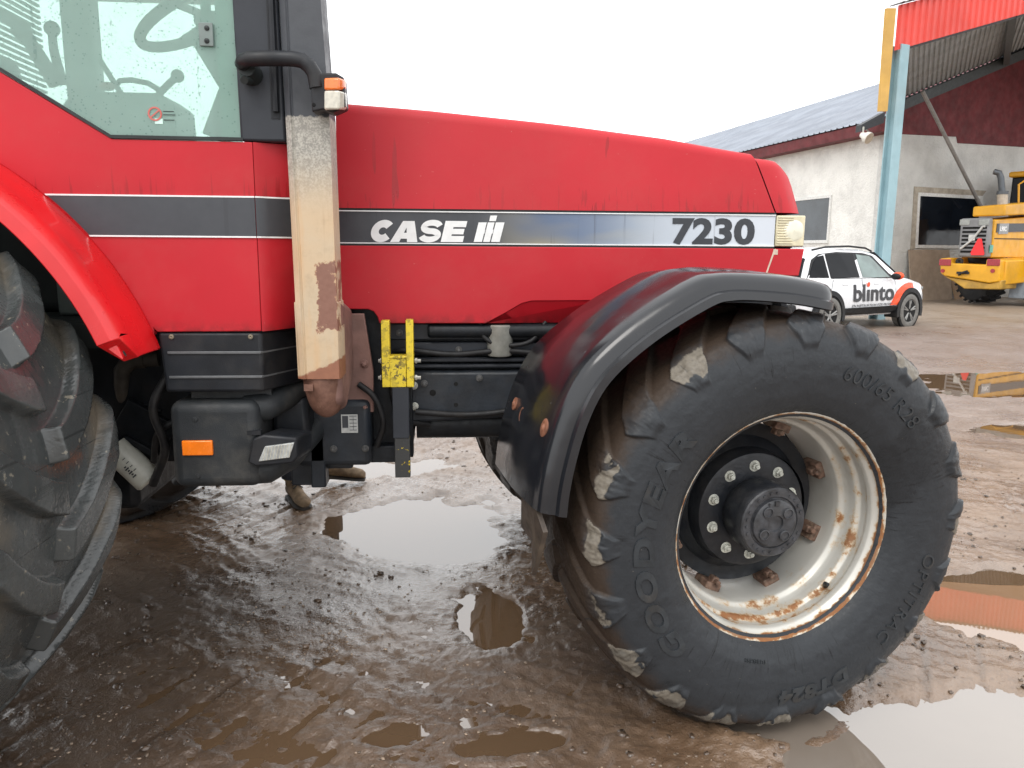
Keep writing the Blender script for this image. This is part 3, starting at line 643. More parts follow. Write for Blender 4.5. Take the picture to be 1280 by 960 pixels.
# rear wheels
RWC = (-1.965, 2.095, .885)
RWH = part_root('rear_wheel', TR, RWC, 0)
tyre('tyre', RPROF, 20, .044, .415, RUBR, RWH, k=1.15, a0=.34, a1=.40, ssh=1.14, wear=.35, kexp=1.6, chipk=1.3, seed=12, flat=.865, Nt=1700, c0=-.02, mudf=lambda U, e, s, T: .25+.55*(1-e)*sst(.35, .8, U)+.35*sst(.85, 1.1, U))
rust_lathe('rim', [(.535, -.28), (.54, -.30), (.53, -.305), (.515, -.29), (.49, -.25), (.48, -.10), (.40, -.02), (.12, -.02), (.10, .0)], lambda r, y, a: .3+0*r, RIM, RWH)
mb = MB(); mb.lathe([(.18, -.02), (.17, -.10), (.12, -.14), (.001, -.14)], n=40); obj('hub', mb, DARK, RWH)
far = part_root('rear_wheel', TR, (RWC[0]-.12, mirY(RWC[1]), RWC[2]), pi)
for ch in list(RWH.children):
    c = ch.copy(); COL.objects.link(c); c.parent = far
    if ch.name.split('.')[0] == 'tyre': c.data = ch.data.copy(); c.data.materials[0] = RUBF

# ---- hood
ZS1, ZS0 = 1.698, 1.572
def hood_top(x): return float(np.interp(x, [-.43, -.1, .40, .8, 1.15, 1.25, 1.33, 1.37], [2.086, 2.066, 2.024, 1.980, 1.926, 1.907, 1.82, 1.70]))
def hood_sec(x, zt, zb, y0, tuck=.0):
    h = zt-zb; R_ = min(.040, h*.3); pts = []
    side = y0; lean = .030*h/.38
    pts.append((x, side, zb)); pts.append((x, side+lean*.33, zb+h*.3)); pts.append((x, side+lean*.66, zb+h*.6))
    for k in range(7):
        a = pi-(pi/2)*k/6; pts.append((x, side+lean+R_+R_*cos(a), zt-R_+R_*sin(a)))
    half = pts+[(x, side+.20, zt+.016)]
    full = half+[(x, YM, zt+.026)]+[(p[0], mirY(p[1]), p[2]) for p in reversed(half)]
    return full
def slant(secs, k, z0):      # lean a section backwards as it rises
    return [[(p[0]-k*(p[2]-z0), p[1], p[2]) for p in q] for q in secs]
xs = list(np.linspace(-.425, 1.243, 20)); SEAM = 1.243; KS = .42
secs = []
for x in xs:
    t = max(0, (x-.6)/.65); k = KS*np.clip((x-.9)/.343, 0, 1)
    q = hood_sec(x, hood_top(x-.10*np.clip((x-.9)/.343, 0, 1)), ZS1+.006, YH+.0, 0)
    secs.append([(p[0]-k*(p[2]-ZS1), p[1], p[2]) for p in q])
mb = MB(); mb.loft(secs, closed=False)
o = obj('hood', mb, RED, TR, smooth=60)
secs = []
for i, x in enumerate([1.249, 1.28, 1.31, 1.335, 1.352, 1.362, 1.366]):
    f = (x-1.249)/(1.366-1.249); zt = 1.912-.010*f-.16*max(0, f-.72)**1.5
    y0 = YH+.002+.06*f**3
    q = hood_sec(x, zt, ZS1+.006, y0); k = KS-.10*f
    secs.append([(p[0]-k*(p[2]-ZS1)-.10*f*max(0, p[2]-1.83)*2.0, p[1], p[2]) for p in q])
n0 = len(secs[0]); mb = MB(); mb.loft(secs, closed=False)
fr = secs[-1]; mb.add([(p[0], p[1], p[2]) for p in fr], [tuple(range(n0))])
o = obj('nose_cowl', mb, RED, TR, smooth=50)
# band with lettering
mb = MB(); mb.box((-.422, YH+.006, ZS0), (1.247, YH+.03, ZS1))
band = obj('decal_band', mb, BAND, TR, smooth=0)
mb = MB(); mb.box((-.424, YH+.0015, ZS1-.006), (1.247, YH+.012, ZS1-.002)); mb.box((-.424, YH+.0015, ZS0+.003), (1.247, YH+.012, ZS0+.007))
obj('trim_line', mb, LETW, band, smooth=0)
mb = MB(); mb.box((-.424, YH+.004, ZS1-.001), (1.247, YH+.05, ZS1+.007)); mb.box((-.424, YH+.004, ZS0-.006), (1.247, YH+.05, ZS0+.002))
obj('gap_seal', mb, CABDARK, band, smooth=0)
YL = YH+.0055
def band_text(txt, x0, x1, z0, z1, off, shear, mat, space=1.0, name='lettering'):
    mb = MB(); mb.text(txt, 1.0, (0, 0, 0), (1, 0, 0), (0, 0, 1), (0, -1, 0), ext=.004, off=off, shear=shear, space=space, align='LEFT')
    v = np.array(mb.v); a, b = v.min(0), v.max(0)
    mb.v = [(x0+(p[0]-a[0])/(b[0]-a[0])*(x1-x0), YL-.0016+.0016*(0 if p[1] < 0 else 1)*1.5, z0+(p[2]-a[2])/(b[2]-a[2])*(z1-z0)) for p in mb.v]
    return obj(name, mb, mat, band, smooth=0, recalc=False)
a = xz([(840, 306), (945, 273)], YH); band_text('7230', a[0][0], a[1][0], a[0][1], a[1][1], .040, 0, LETD, 1.04)
px = lambda x, y: (lambda p: (p[0], p[2]))(atY(x, y, YH))
_lay = [0]
def quadpoly(m, poly):
    _lay[0] += 1; d = .0002*(_lay[0] % 7); m.prism(poly, YL-.0018-d, YL+.002)
def ribbon(m, pts, wd, fn):
    pts = [np.array(p, float) for p in pts]; L_, R2 = [], []
    for i, p in enumerate(pts):
        t = pts[min(i+1, len(pts)-1)]-pts[max(0, i-1)]; t /= np.linalg.norm(t); n_ = np.array([-t[1], t[0]]); L_.append(fn(*(p+n_*wd/2))); R2.append(fn(*(p-n_*wd/2)))
    n = len(pts); d = .0002*(_lay[0] % 7); _lay[0] += 1
    vs = [(q[0], YL-.0018-d, q[1]) for q in L_+R2]; m.add(vs, [(i, i+1, n+i+1, n+i) for i in range(n-1)])
def letterbox(x0, x1, yb, yt, sh):
    A = px(x0, yb); B = px(x1, yb); T = px(x0, yt); h = T[1]-A[1]
    return lambda u, v: (A[0]+(B[0]-A[0])*u+sh*h*v, A[1]+h*v)
def arc2(cx, cy, rx, ry, a0, a1, n=18): return [(cx+rx*cos(radians(a0+(a1-a0)*k/n)), cy+ry*sin(radians(a0+(a1-a0)*k/n))) for k in range(n+1)]
SH = .25
m = MB(); fn = letterbox(460.5, 489, 302.6, 274.6, SH); ribbon(m, arc2(.51, .5, .335, .335, 40, 320, 26), .335, fn); obj('lettering', m, LETW, band, smooth=0)
m = MB(); fn = letterbox(487.5, 521.6, 302.4, 276, SH); quadpoly(m, [fn(0, 0), fn(.33, 0), fn(.55, 1), fn(.30, 1)]); quadpoly(m, [fn(.62, 0), fn(1.0, 0), fn(.72, 1), fn(.42, 1)]); quadpoly(m, [fn(.20, .16), fn(.75, .16), fn(.70, .44), fn(.35, .44)]); obj('lettering', m, LETW, band, smooth=0)
m = MB(); fn = letterbox(521.5, 549, 302.6, 274.8, SH); ribbon(m, arc2(.50, .69, .36, .19, 12, 268, 18)+arc2(.50, .31, .37, .19, 88, -168, 18), .262, fn); obj('lettering', m, LETW, band, smooth=0)
m = MB(); fn = letterbox(550.8, 578.4, 302.4, 276, SH); quadpoly(m, [fn(0, 0), fn(.42, 0), fn(.42, 1), fn(0, 1)])
for v0, v1, u1 in ((0, .29, 1.0), (.37, .63, .94), (.71, 1, .98)): quadpoly(m, [fn(.36, v0), fn(u1, v0), fn(u1, v1), fn(.36, v1)])
obj('lettering', m, LETW, band, smooth=0)
m = MB()
for P4 in (((592.2, 302.4), (602.4, 302.4), (608.5, 278), (598.3, 278)), ((603.9, 302.4), (612.2, 302.4), (618.3, 278), (610, 278)), ((613.8, 302.4), (624.6, 302.4), (630.7, 278), (619.9, 278)), ((611.6, 276.4), (619.8, 276.4), (621.6, 269.4), (613, 269.4)), ((603.5, 292), (605.6, 292), (606.9, 287), (604.8, 287)), ((613.4, 292), (615.8, 292), (617.1, 287), (614.7, 287))):
    quadpoly(m, [px(*p) for p in P4])
obj('emblem', m, LETW, band, smooth=0)
# headlight
mb = MB(); mb.box((1.251, YH+.002, ZS0+.004), (1.366, YH+.10, ZS1-.004)); hl = obj('headlight', mb, CREAMLENS, TR, bevel=.004)
mb = MB()
for k in range(11):
    z = ZS0+.014+k*.0098; mb.box((1.256, YH-.0012, z), (1.300 if 2 < k < 9 else 1.318, YH+.004, z+.005))
obj('lens_rib', mb, CREAMLENS, hl, bevel=.0015)
mb = MB(); mb.lathe([(.052, .0), (.046, -.006), (.03, -.011), (.001, -.013)], c=(1.322, YH+.0095, 1.636), n=32)
mb.v = [(min(p[0], 1.362), p[1], p[2]) for p in mb.v]
obj('reflector_bowl', mb, simple('lens_bowl', (.74, .72, .58), .12, var=.1, sc=20, coat=.6), hl)
# lower red panel
cut = [(-.424, ZS0-.005), (-.424, 1.330), (-.322, 1.330), (-.302, 1.322), (-.288, 1.302), (-.281, 1.276), (.125, 1.276), (.20, 1.316), (.262, 1.352), (.30, 1.362), (.56, 1.364), (.75, 1.40), (1.02, 1.462), (1.232, 1.466), (1.247, ZS0-.005)]
mb = MB(); mb.prism(cut, YH, YH+.012); low = obj('lower_hood_panel', mb, RED, TR, bevel=.003)
mb = MB(); mb.hull2([(.128, YH+.004, 1.277), (.202, YH+.004, 1.316), (.264, YH+.004, 1.352), (.302, YH+.004, 1.361), (.58, YH+.004, 1.363)],
                    [(.128, YH+.030, 1.274), (.25, YH+.042, 1.274), (.34, YH+.048, 1.274), (.42, YH+.052, 1.274), (.62, YH+.055, 1.276)], cap=False)
mb.add([(.128, YH+.030, 1.274), (.25, YH+.042, 1.274), (.34, YH+.048, 1.274), (.42, YH+.052, 1.274), (.62, YH+.055, 1.276), (.58, YH+.004, 1.363), (.302, YH+.004, 1.361), (.264, YH+.004, 1.352), (.202, YH+.004, 1.316)], [(0, 1, 8), (1, 2, 7, 8), (2, 3, 6, 7), (3, 4, 5, 6)]) if False else None
obj('recessed_flank', mb, RED, low, smooth=20)
mb = MB(); mb.hull2([(1.253, YH, ZS0-.005), (1.372, YH+.006, ZS0-.005), (1.356, YH+.004, 1.462), (1.222, YH, 1.462)], [(1.253, YH+.03, ZS0-.005), (1.372, YH+.10, ZS0-.005), (1.35, YH+.10, 1.462), (1.222, YH+.03, 1.462)])
obj('nose_corner', mb, RED, TR, bevel=.004)
mb = MB(); mb.prism([(1.2465, ZS0-.006), (1.2535, ZS0-.006), (1.2225, 1.462), (1.216, 1.462)], YH-.0005, YH+.008); mb.box((1.244, YH-.001, ZS0-.028), (1.262, YH+.006, ZS0-.008))
obj('cracked_filler', mb, simple('pale_filler', (.55, .45, .36), .6, sc=60), low, smooth=0)
# far hood side, underside and front grille so the tractor is whole
mb = MB(); mb.prism(cut, mirY(YH)-.012, mirY(YH)); mb.box((-.42, mirY(YH)-.03, ZS0), (1.36, mirY(YH)-.006, ZS1)); obj('lower_hood_panel', mb, RED, TR, bevel=.003)
mb = MB(); mb.box((1.33, YH+.09, 1.30), (1.352, mirY(YH)-.09, ZS1-.01))
for k in range(12): z = 1.33+k*.03; mb.box((1.352, YH+.10, z), (1.362, mirY(YH)-.10, z+.010))
obj('front_grille', mb, DARK, TR)
mb = MB(); mb.box((-.424, YH+.05, 1.36), (-.40, mirY(YH)-.05, 2.05)); obj('firewall', mb, CABDARK, TR)

# ---- engine, frame and underside
mb = MB()
mb.box((-.42, YH+.10, .98), (1.30, mirY(YH)-.10, 1.36))
mb.box((-.45, YH+.06, .72), (-.18, mirY(YH)-.2, 1.35)); mb.box((-.62, YH+.35, .70), (-.18, mirY(YH)-.35, 1.3))
mb.tube([(-.1, YH+.03, 1.245), (.62, YH+.03, 1.245)], .028, 12)
eng = obj('engine_block', mb, DARK, TR, bevel=.01)
mb = MB()            # upper ledge band under the hood
mb.box((-.27, YH+.055, 1.205), (.70, YH+.11, 1.272)); mb.box((-.16, YH+.05, 1.145), (.70, YH+.11, 1.197))
mb.box((-.16, YH+.035, 1.120), (.70, YH+.10, 1.137)); mb.box((-.16, YH+.045, 1.095), (.70, YH+.10, 1.112)); mb.box((-.29, YH+.07, 1.0), (-.17, YH+.13, 1.26))
obj('side_ledge', mb, GREYBLK, TR, bevel=.006)
mb = MB(); mb.box((-.155, YH+.062, 1.2075), (-.12, YH+.066+.0, 1.246)) if False else mb.box((-.075, YH+.0525, 1.215), (-.03, YH+.06, 1.262)); obj('old_sticker', mb, simple('old_yellow_sticker', (.13, .12, .06), .6, sc=40), TR, smooth=0)
rail = xz([(520, 470), (662, 470), (662, 520), (600, 545), (520, 556)], YH+.02)
mb = MB(); mb.prism([(-.20, 1.085), (.55, 1.085), (.55, .965), (.32, .905), (-.20, .880)], YH+.02, YH+.10); rl = obj('frame_rail', mb, FRAME, TR, bevel=.012)
HOLE = simple('hole_black', (.002, .002, .002), .9)
for x, y, r in ((541, 491, .0125), (570, 480, .0085), (570, 506, .0085)):
    mb = MB(); p = atY(x, y, YH+.02); mb.lathe([(r, -.001), (r*.9, -.0012), (.0005, -.0012)], c=(p[0], YH+.02, p[2]), n=18)
    obj('rail_hole', mb, HOLE, rl, smooth=0)
for x, y in ((517, 483), (518, 509)):
    mb = MB(); p = atY(x, y, YH-.0); hexbolt(mb, (p[0], YH+.018, p[2]), .011, .010, .3)
    obj('rail_bolt', mb, STEEL, rl, bevel=.001)
mb = MB(); mb.tube([(-.15, YH+.12, .86), (.75, YH+.12, .86)], [.062, .062], 20); mb.tube([(.55, YH+.12, .86), (1.1, YH+.0, .72)], .05, 14); obj('drag_link_tube', mb, DARK, TR)
mb = MB(); mb.tube([(1.05, 2.62, .69), (1.05, 2.95, .69), (1.05, mirY(2.95), .69), (1.05, mirY(2.62), .69)], [.13, .11, .11, .13], 24); mb.box((.85, 3.2, .55), (1.25, 3.6, .95)); mb.lathe([(.19, 2.49), (.19, 2.60), (.12, 2.70)], c=(1.03, 0, .69), n=32)
obj('front_axle', mb, DARK, TR, bevel=.01)
mb = MB(); mb.box((.55, YH+.12, .62), (1.2, mirY(YH)-.12, 1.05)); obj('front_bolster', mb, DARK, TR, bevel=.02)
mb = MB(); mb.box((-2.3, 2.9, .75), (-.6, 3.9, 1.25)); mb.tube([(-2.0, 2.2, .885), (-2.0, 4.6, .885)], .15, 20); mb.box((-1.9, 2.95, .55), (-1.22, 3.8, .80)); tx = obj('transmission_case', mb, DARK, TR, bevel=.03)
HOSEM = simple('rubber_hose', (.012, .012, .013), .5, var=.3, sc=20, dirt=.4, dirtc=(.05, .042, .035), spec=.3)
for pts, r_ in (([(-.24, 2.99, 1.16), (-.16, 2.965, 1.17), (.0, 2.96, 1.155), (.2, 2.965, 1.168), (.42, 2.97, 1.15), (.6, 3.0, 1.17)], .011), ([(-.27, 2.98, 1.22), (-.24, 2.95, 1.12), (-.235, 2.95, 1.0), (-.20, 2.96, .90), (-.1, 3.0, .87)], .014),
               ([(.10, 2.985, 1.30), (.12, 2.965, 1.22), (.20, 2.96, 1.19), (.30, 2.965, 1.205), (.36, 2.98, 1.28)], .009), ([(-.15, 2.955, .93), (.05, 2.962, .915), (.25, 2.962, .935), (.5, 2.97, .99)], .012),
               ([(-.36, 2.905, 1.05), (-.30, 2.89, 1.0), (-.27, 2.90, .90), (-.30, 2.93, .80)], .012), ([(-1.0, 2.75, 1.12), (-1.05, 2.72, 1.0), (-1.03, 2.75, .85), (-1.1, 2.8, .7)], .016), ([(-.98, 2.8, .95), (-1.06, 2.78, .9), (-1.1, 2.82, .78)], .012)):
    mb = MB(); P_ = [Vector(p) for p in pts]; fine_ = catmull([tuple(p) for p in P_], 6); mb.tube([tuple(p) for p in fine_], r_, 10); obj('hydraulic_hose', mb, HOSEM, TR, smooth=60)
for x, z, Y_ in ((-.21, 1.235, 3.003), (.05, 1.235, 3.003), (.34, 1.235, 3.003), (.02, 1.168, 2.998), (.47, 1.168, 2.998), (-.115, 1.04, 2.968), (.10, 1.06, 2.968), (.42, 1.05, 2.968), (-.34, .80, 2.898), (-.46, .80, 2.898), (-.46, 1.03, 2.898)):
    mb = MB(); hexbolt(mb, (x, Y_, z), .0095, .009, x*9); obj('engine_bolt', mb, simple('greasy_bolt', (.10, .10, .10), .45, .4, var=.3, sc=60, dirt=.5, dirtc=(.05, .04, .03)) if 'greasy_bolt' not in bpy.data.materials else bpy.data.materials['greasy_bolt'], TR, bevel=.001)
# cover with rating plate below the exhaust elbow
A = xz([(380, 520), (463, 520), (463, 583), (380, 583)], 2.90)
mb = MB(); mb.box((A[0][0]-.04, 2.90, A[2][1]), (A[1][0], 3.15, A[0][1]+.06)); pump = obj('pump_cover', mb, FRAME, TR, bevel=.025, seg=3)
mb = MB(); mb.box((-.53, 2.97, .70), (-.40, 3.4, .95)); p0 = atY(398, 570, 2.92); p1 = atY(398, 608, 2.92)
mb.box((p0[0]-.028, 2.90, p1[2]), (p0[0]+.028, 2.98, p0[2]+.1)); p2 = atY(385, 607, 2.98); mb.box((p2[0]-.06, 2.965, p2[2]+.005), (p0[0], 3.1, p0[2]+.1)); obj('drop_bracket', mb, FRAME, TR, bevel=.006)
p = atY(472, 579, 2.9); mb = MB(); mb.box((-.36, 2.95, p[2]-.012), (p[0]+.11, 3.2, p[2]+.055)); mb.box((-.20, 2.94, .75), (-.16, 3.0, 1.05)); obj('lower_guard', mb, DARK, TR, bevel=.005)
a = xz([(427, 541), (447, 518)], 2.895); mb = MB(); mb.box((a[0][0], 2.893, a[0][1]), (a[1][0], 2.897, a[1][1])); pl = obj('rating_plate', mb, simple('plate_aluminium', (.42, .43, .42), .4, .2, sc=80), TR, smooth=0)
mb = MB(); dx, dz = a[1][0]-a[0][0], a[1][1]-a[0][1]
mb.box((a[0][0]+.004, 2.8915, a[0][1]+.02), (a[0][0]+dx*.42, 2.8945, a[1][1]-.005))
for k in range(5): mb.box((a[0][0]+dx*.5, 2.8915, a[0][1]+.01+k*dz*.19), (a[1][0]-.004, 2.8945, a[0][1]+.012+k*dz*.19))
mb.box((a[0][0]+dx*.72, 2.8913, a[0][1]+.01), (a[0][0]+dx*.74, 2.8945, a[1][1]-.01))
obj('plate_print', mb, LETD, pl, smooth=0)
# white cup behind the rail
p = atY(625, 425, YH+.03); mb = MB(); mb.lathe([(.001, -.062), (.046, -.062), (.050, -.055), (.050, .055), (.044, .060), (.001, .060)], c=(p[0], YH+.04, p[2]), axis='z', n=28); obj('filter_cup', mb, simple('dusty_filter_cup', (.20, .20, .18), .5, var=.3, sc=14, dirt=.4), TR)
# step bracket in chipped yellow
YB = 2.86
def pbox(x0, y0, x1, y1, Y, d): 
    a = atY(x0, y0, Y); b = atY(x1, y1, Y); return (min(a[0], b[0]), Y, min(a[2], b[2])), (max(a[0], b[0]), Y+d, max(a[2], b[2]))
mb = MB(); mb.box(*pbox(476, 401, 488, 484, YB, .05)); mb.box(*pbox(507, 400, 517.5, 484, YB, .05)); mb.box(*pbox(487, 447, 508, 484, YB+.004, .04)); mb.box(*pbox(486, 445, 509, 448, YB-.001, .055))
stp = obj('step_bracket', mb, YCHIP, TR, bevel=.002)
mb = MB(); mb.box(*pbox(490, 484, 512, 548, YB+.006, .04)); obj('step_post', mb, GREYBLK, TR, bevel=.003, label='dark steel post of the step bracket')
mb = MB(); mb.box(*pbox(493, 546, 513, 597, YB+.010, .03)); obj('step_tongue', mb, YREM, TR, bevel=.003)
for y in (451, 472):
    for x0, x1 in ((518, 526), (477, 473)):
        mb = MB(); a = atY(x0, y, YB+.025); b = atY(x1, y, YB+.025); mb.tube([a, b], .007, 6); d = (b-a)*.45; mb.tube([a+d*.2, a+d], .011, 6)
        obj('step_bolt', mb, STEEL, stp)

# ---- exhaust
zt = 2.62
def ex(z): return float(np.interp(z, [.9, 1.13, 1.97, 2.32, 2.7], [-.516, -.516, -.526, -.530, -.535])), float(np.interp(z, [.9, 1.13, 1.97, 2.32, 2.7], [-.380, -.381, -.386, -.402, -.415]))
mb = MB(); secs = []
for z in (1.125, 1.3, 1.38, 1.382, 1.5, 1.7, 1.97, 2.3, 2.75):
    a, b = ex(z); e = .004 if z <= 1.381 else 0; secs.append([(a-e, 2.585, z), (a+.018, 2.57, z), (a+.024, 2.575, z), (a+.030, 2.57, z), (b, 2.57, z), (b+e, 2.58, z), (b+e, 2.70, z), (a-e, 2.70, z)])
mb.loft(secs); exh = obj('exhaust_shield', mb, EXH, TR, bevel=.004, seg=2)
mb = MB(); secs = []
for k in range(9):
    t = k/8; z = 1.128-.145*sin(t*pi/2); s = .068*max(.25, cos(t*pi/2)**.6) ; y0 = 2.575+.05*(1-cos(t*pi/2)); c = -.448+.012*t
    secs.append([(c+s*cos(a)*1.0, (y0+2.72)/2+(2.72-y0)/2*sin(a), z) for a in np.linspace(0, 2*pi, 21)[:-1]])
mb.loft(secs); mb.box((-.500, 2.573, 1.085), (-.470, 2.59, 1.107)); obj('exhaust_scoop', mb, ELB, TR, smooth=50)
mb = MB(); z0, z1 = 1.03, 1.33       # duct that turns in towards the engine
mb.prism([(2.64, 1.40), (2.94, 1.34), (2.94, 1.10), (2.72, .985), (2.60, 1.03), (2.60, 1.40)], -.470, -.378, axis='x')
obj('exhaust_duct', mb, ELBP, TR, bevel=.03, seg=4)
a = xz([(425, 515), (465, 392)], 2.93)
mb = MB(); mb.prism([(a[0][0]-.03, a[0][1]), (a[1][0]-.002, a[0][1]), (a[1][0], a[0][1]+.16), (a[1][0]-.03, a[1][1]), (a[0][0]-.03, a[1][1])], 2.92, 2.945)
for x, y in ((457, 455), (458, 508)):
    p = atY(x, y, 2.92); hexbolt(mb, (p[0]-.004, 2.92, p[2]), .012, .014)
obj('exhaust_flange', mb, ELBP, TR, bevel=.004)

# ---- cab
def zline(x): return float(np.interp(x, [-1.9, -1.383, -1.059, -.53], [2.39, 2.087, 1.890, 1.888]))
arc = []
CX, CZ = -2.0, .9
for a in range(74, 19, -3): arc.append((CX+1.082*cos(radians(a)), CZ+1.082*sin(radians(a))))
poly = [(-1.70, 2.272), (-1.383, 2.083), (-1.066, 1.8905), (-.636, 1.888), (-.636, 1.283), (-.972, 1.281), (-.982, 1.292)]
polyarc = [p for p in reversed(arc)]
mb = MB(); mb.prism(poly+polyarc, YC, YC+.03); cabp = obj('cab_side_panel', mb, RED, TR, bevel=.006, seg=3)
mb = MB(); nz = 10; A_, B_ = [], []
rows = []
for k in range(nz+1):
    t = k/nz; z = 1.288+(1.888-1.288)*t; y1 = 2.80-.15*min(1, t*1.15)**.8; xe = -.505-.02*t
    rows.append([(-.634, YC+.0, z), (-.622, YC+.006, z), (-.60, YC+.02+.02*(1-t), z), (xe, y1, z), (xe, y1+.15, z), (-.634, y1+.15, z)])
for r in rows:
    pass
rows[0] = [(p[0], p[1], 1.283 if i < 2 else 1.283) for i, p in enumerate(rows[0])]
mb.loft(rows); obj('cab_front_corner', mb, RED, TR, smooth=40)
# cab stripe, two pieces with white lines
xa = lambda z: CX+sqrt(1.088**2-(z-CZ)**2)
zT, zB = 1.716, 1.592
mb = MB(); mb.prism([(xa(zT)+.002, zT), (-.637, zT), (-.637, zB), (xa(zB)+.002, zB), (xa(1.63)+.002, 1.63), (xa(1.67)+.002, 1.67)], YC-.0035, YC+.002); cs = obj('cab_decal_band', mb, BANDC, TR, smooth=0)
mb = MB(); mb.prism([(xa(zT+.004), zT+.004), (-.637, zT+.004), (-.637, zT-.001), (xa(zT), zT-.001)], YC-.005, YC+.002); mb.prism([(xa(zB), zB+.001), (-.637, zB+.001), (-.637, zB-.004), (xa(zB-.004), zB-.004)], YC-.005, YC+.002)
obj('trim_line', mb, LETW, cs, smooth=0)
def corner_y(x, z):
    t = np.clip((z-1.288)/.6, 0, 1); y1 = 2.80-.15*min(1, t*1.15)**.8; xe = -.505-.02*t
    return float(np.interp(x, [-.634, -.622, -.60, xe], [YC, YC+.006, YC+.02+.02*(1-t), y1]))
def corner_strip(z0, z1, d):
    m = MB(); X = [-.634, -.622, -.60, -.55, -.508]
    A = [(x, corner_y(x, z0)-d, z0) for x in X]; B = [(x, corner_y(x, z1)-d, z1) for x in X]; n = len(X)
    m.add(A+B, [(i, i+1, n+i+1, n+i) for i in range(n-1)]); return m
obj('corner_decal', corner_strip(zB, zT, .006), BANDC, cs, smooth=80)
m1 = corner_strip(zT-.001, zT+.004, .0075); m2 = corner_strip(zB-.004, zB+.001, .0075); obj('corner_trim_line', m1, LETW, cs, smooth=0); obj('corner_trim_line', m2, LETW, cs, smooth=0)
# window, seal, pillars
win = [(-1.75, 2.285), (-1.383, 2.072), (-1.066, 1.882), (-1.05, 1.879), (-.672, 1.879), (-.668, 1.885), (-.672, 2.75), (-1.75, 2.75)]
mb = MB(); mb.prism(win, YC+.006, YC+.011); wpane = obj('cab_window', mb, GLASS, TR, smooth=0)
mb = MB(); path = [(-1.75, 2.296), (-1.383, 2.0865), (-1.070, 1.8925), (-.664, 1.8915)]
for (p, q) in zip(path[:-1], path[1:]): mb.hull2([(p[0], YC-.004, p[1]-.0), (q[0], YC-.004, q[1]), (q[0], YC-.004, q[1]+.010), (p[0]+.0, YC-.004, p[1]+.010)], [(p[0], YC+.02, p[1]), (q[0], YC+.02, q[1]), (q[0], YC+.02, q[1]+.010), (p[0], YC+.02, p[1]+.010)])
obj('window_seal', mb, CABDARK, wpane, smooth=0)
mb = MB(); mb.hull2([(-.672, YC-.002, 1.8905), (-.530, YC+.0, 1.8905), (-.545, YC+.0, 2.75), (-.680, YC-.002, 2.75)], [(-.672, YC+.09, 1.8905), (-.530, YC+.12, 1.8905), (-.545, YC+.12, 2.75), (-.680, YC+.09, 2.75)])
obj('cab_pillar', mb, GREYBLK, TR, bevel=.008)
mb = MB(); mb.tube([(-.555, YC-.012, 1.98), (-.556, YC-.012, 2.75)], .010, 8); mb.box((-.572, YC-.004, 1.96), (-.545, YC+.01, 2.75)); obj('drain_hose', mb, BLACK, TR)
mb = MB(); mb.box((-.735, YC+.020, 1.90), (-.678, YC+.045, 2.75)); obj('gasket_strip', mb, simple('window_gasket', (.20, .27, .24), .6), wpane, smooth=0)
mb = MB(); a = xz([(250, 58), (266, 29)], YC); mb.box((a[0][0], YC-.006, a[0][1]), (a[1][0], YC+.004, a[1][1])); mb.box((a[0][0]+.004, YC+.012, a[1][1]-.01), (a[1][0]-.008, YC+.02, 2.75)); hg = obj('window_latch', mb, simple('latch_grey', (.16, .20, .19), .45), TR, bevel=.002)
for y in (35, 51):
    mb = MB(); p = atY(258.5, y, YC-.006); mb.lathe([(.008, 0), (.007, -.004), (.001, -.006)], c=(p[0], YC-.006, p[2]), n=14)
    obj('latch_screw', mb, CABDARK, hg)
# warning sticker on the glass: ring with a slash
p = atY(193, 142, YC); mb = MB(); mb.lathe([(.0165, 0), (.0215, 0), (.0215, -.0015), (.0165, -.0015)], c=(p[0], YC+.0045, p[2]), n=30, closed=True)
mb.obox((p[0], YC+.0035, p[2]), (.0175, .0006, .002), Matrix.Rotation(radians(-40), 3, 'Y')); st = obj('warning_ring', mb, simple('sticker_red', (.50, .12, .10), .5), wpane, smooth=0)
mb = MB()
for k, (wd, dz) in enumerate(((.032, .008), (.036, -.002), (.032, -.018))): mb.box((p[0]+.026, YC+.003, p[2]+dz-.001), (p[0]+.026+wd, YC+.0045, p[2]+dz+.001))
obj('warning_print', mb, CABDARK, wpane, smooth=0)
mb = MB(); mb.box((p[0]-.002, YC+.0048, p[2]-.030), (p[0]+.022, YC+.0055, p[2]-.014)); obj('sticker_label', mb, simple('pale_sticker', (.55, .75, .68), .5), wpane, smooth=0)
# far side of the cab, roof, floor
mb = MB()
yf = mirY(YC)
mb.prism([(-1.70, 2.14), (-1.36, 1.97), (-1.02, 1.74), (-.70, 1.74), (-.70, 1.283), (-1.7, 1.283)], yf-.03, yf); mb.box((-.88, yf-.1, 1.7), (-.76, yf, 2.8)); mb.box((-1.86, yf-.08, 1.28), (-1.74, yf, 2.8))
obj('cab_side_panel', mb, CABGREY, TR, bevel=.004)
mb = MB(); mb.prism([(-2.0, YC-.05), (-.48, YC-.05), (-.78, yf+.05), (-2.0, yf+.05)], 2.75, 2.95, axis='z'); obj('cab_roof', mb, simple('roof_white', (.6, .58, .54), .5), TR, bevel=.05, seg=4)
mb = MB(); mb.box((-1.9, YC+.06, 1.22), (-.66, yf-.06, 1.30)); mb.box((-.66, YC+.35, 1.22), (-.63, yf-.10, 1.75)); obj('cab_floor', mb, CABDARK, TR)
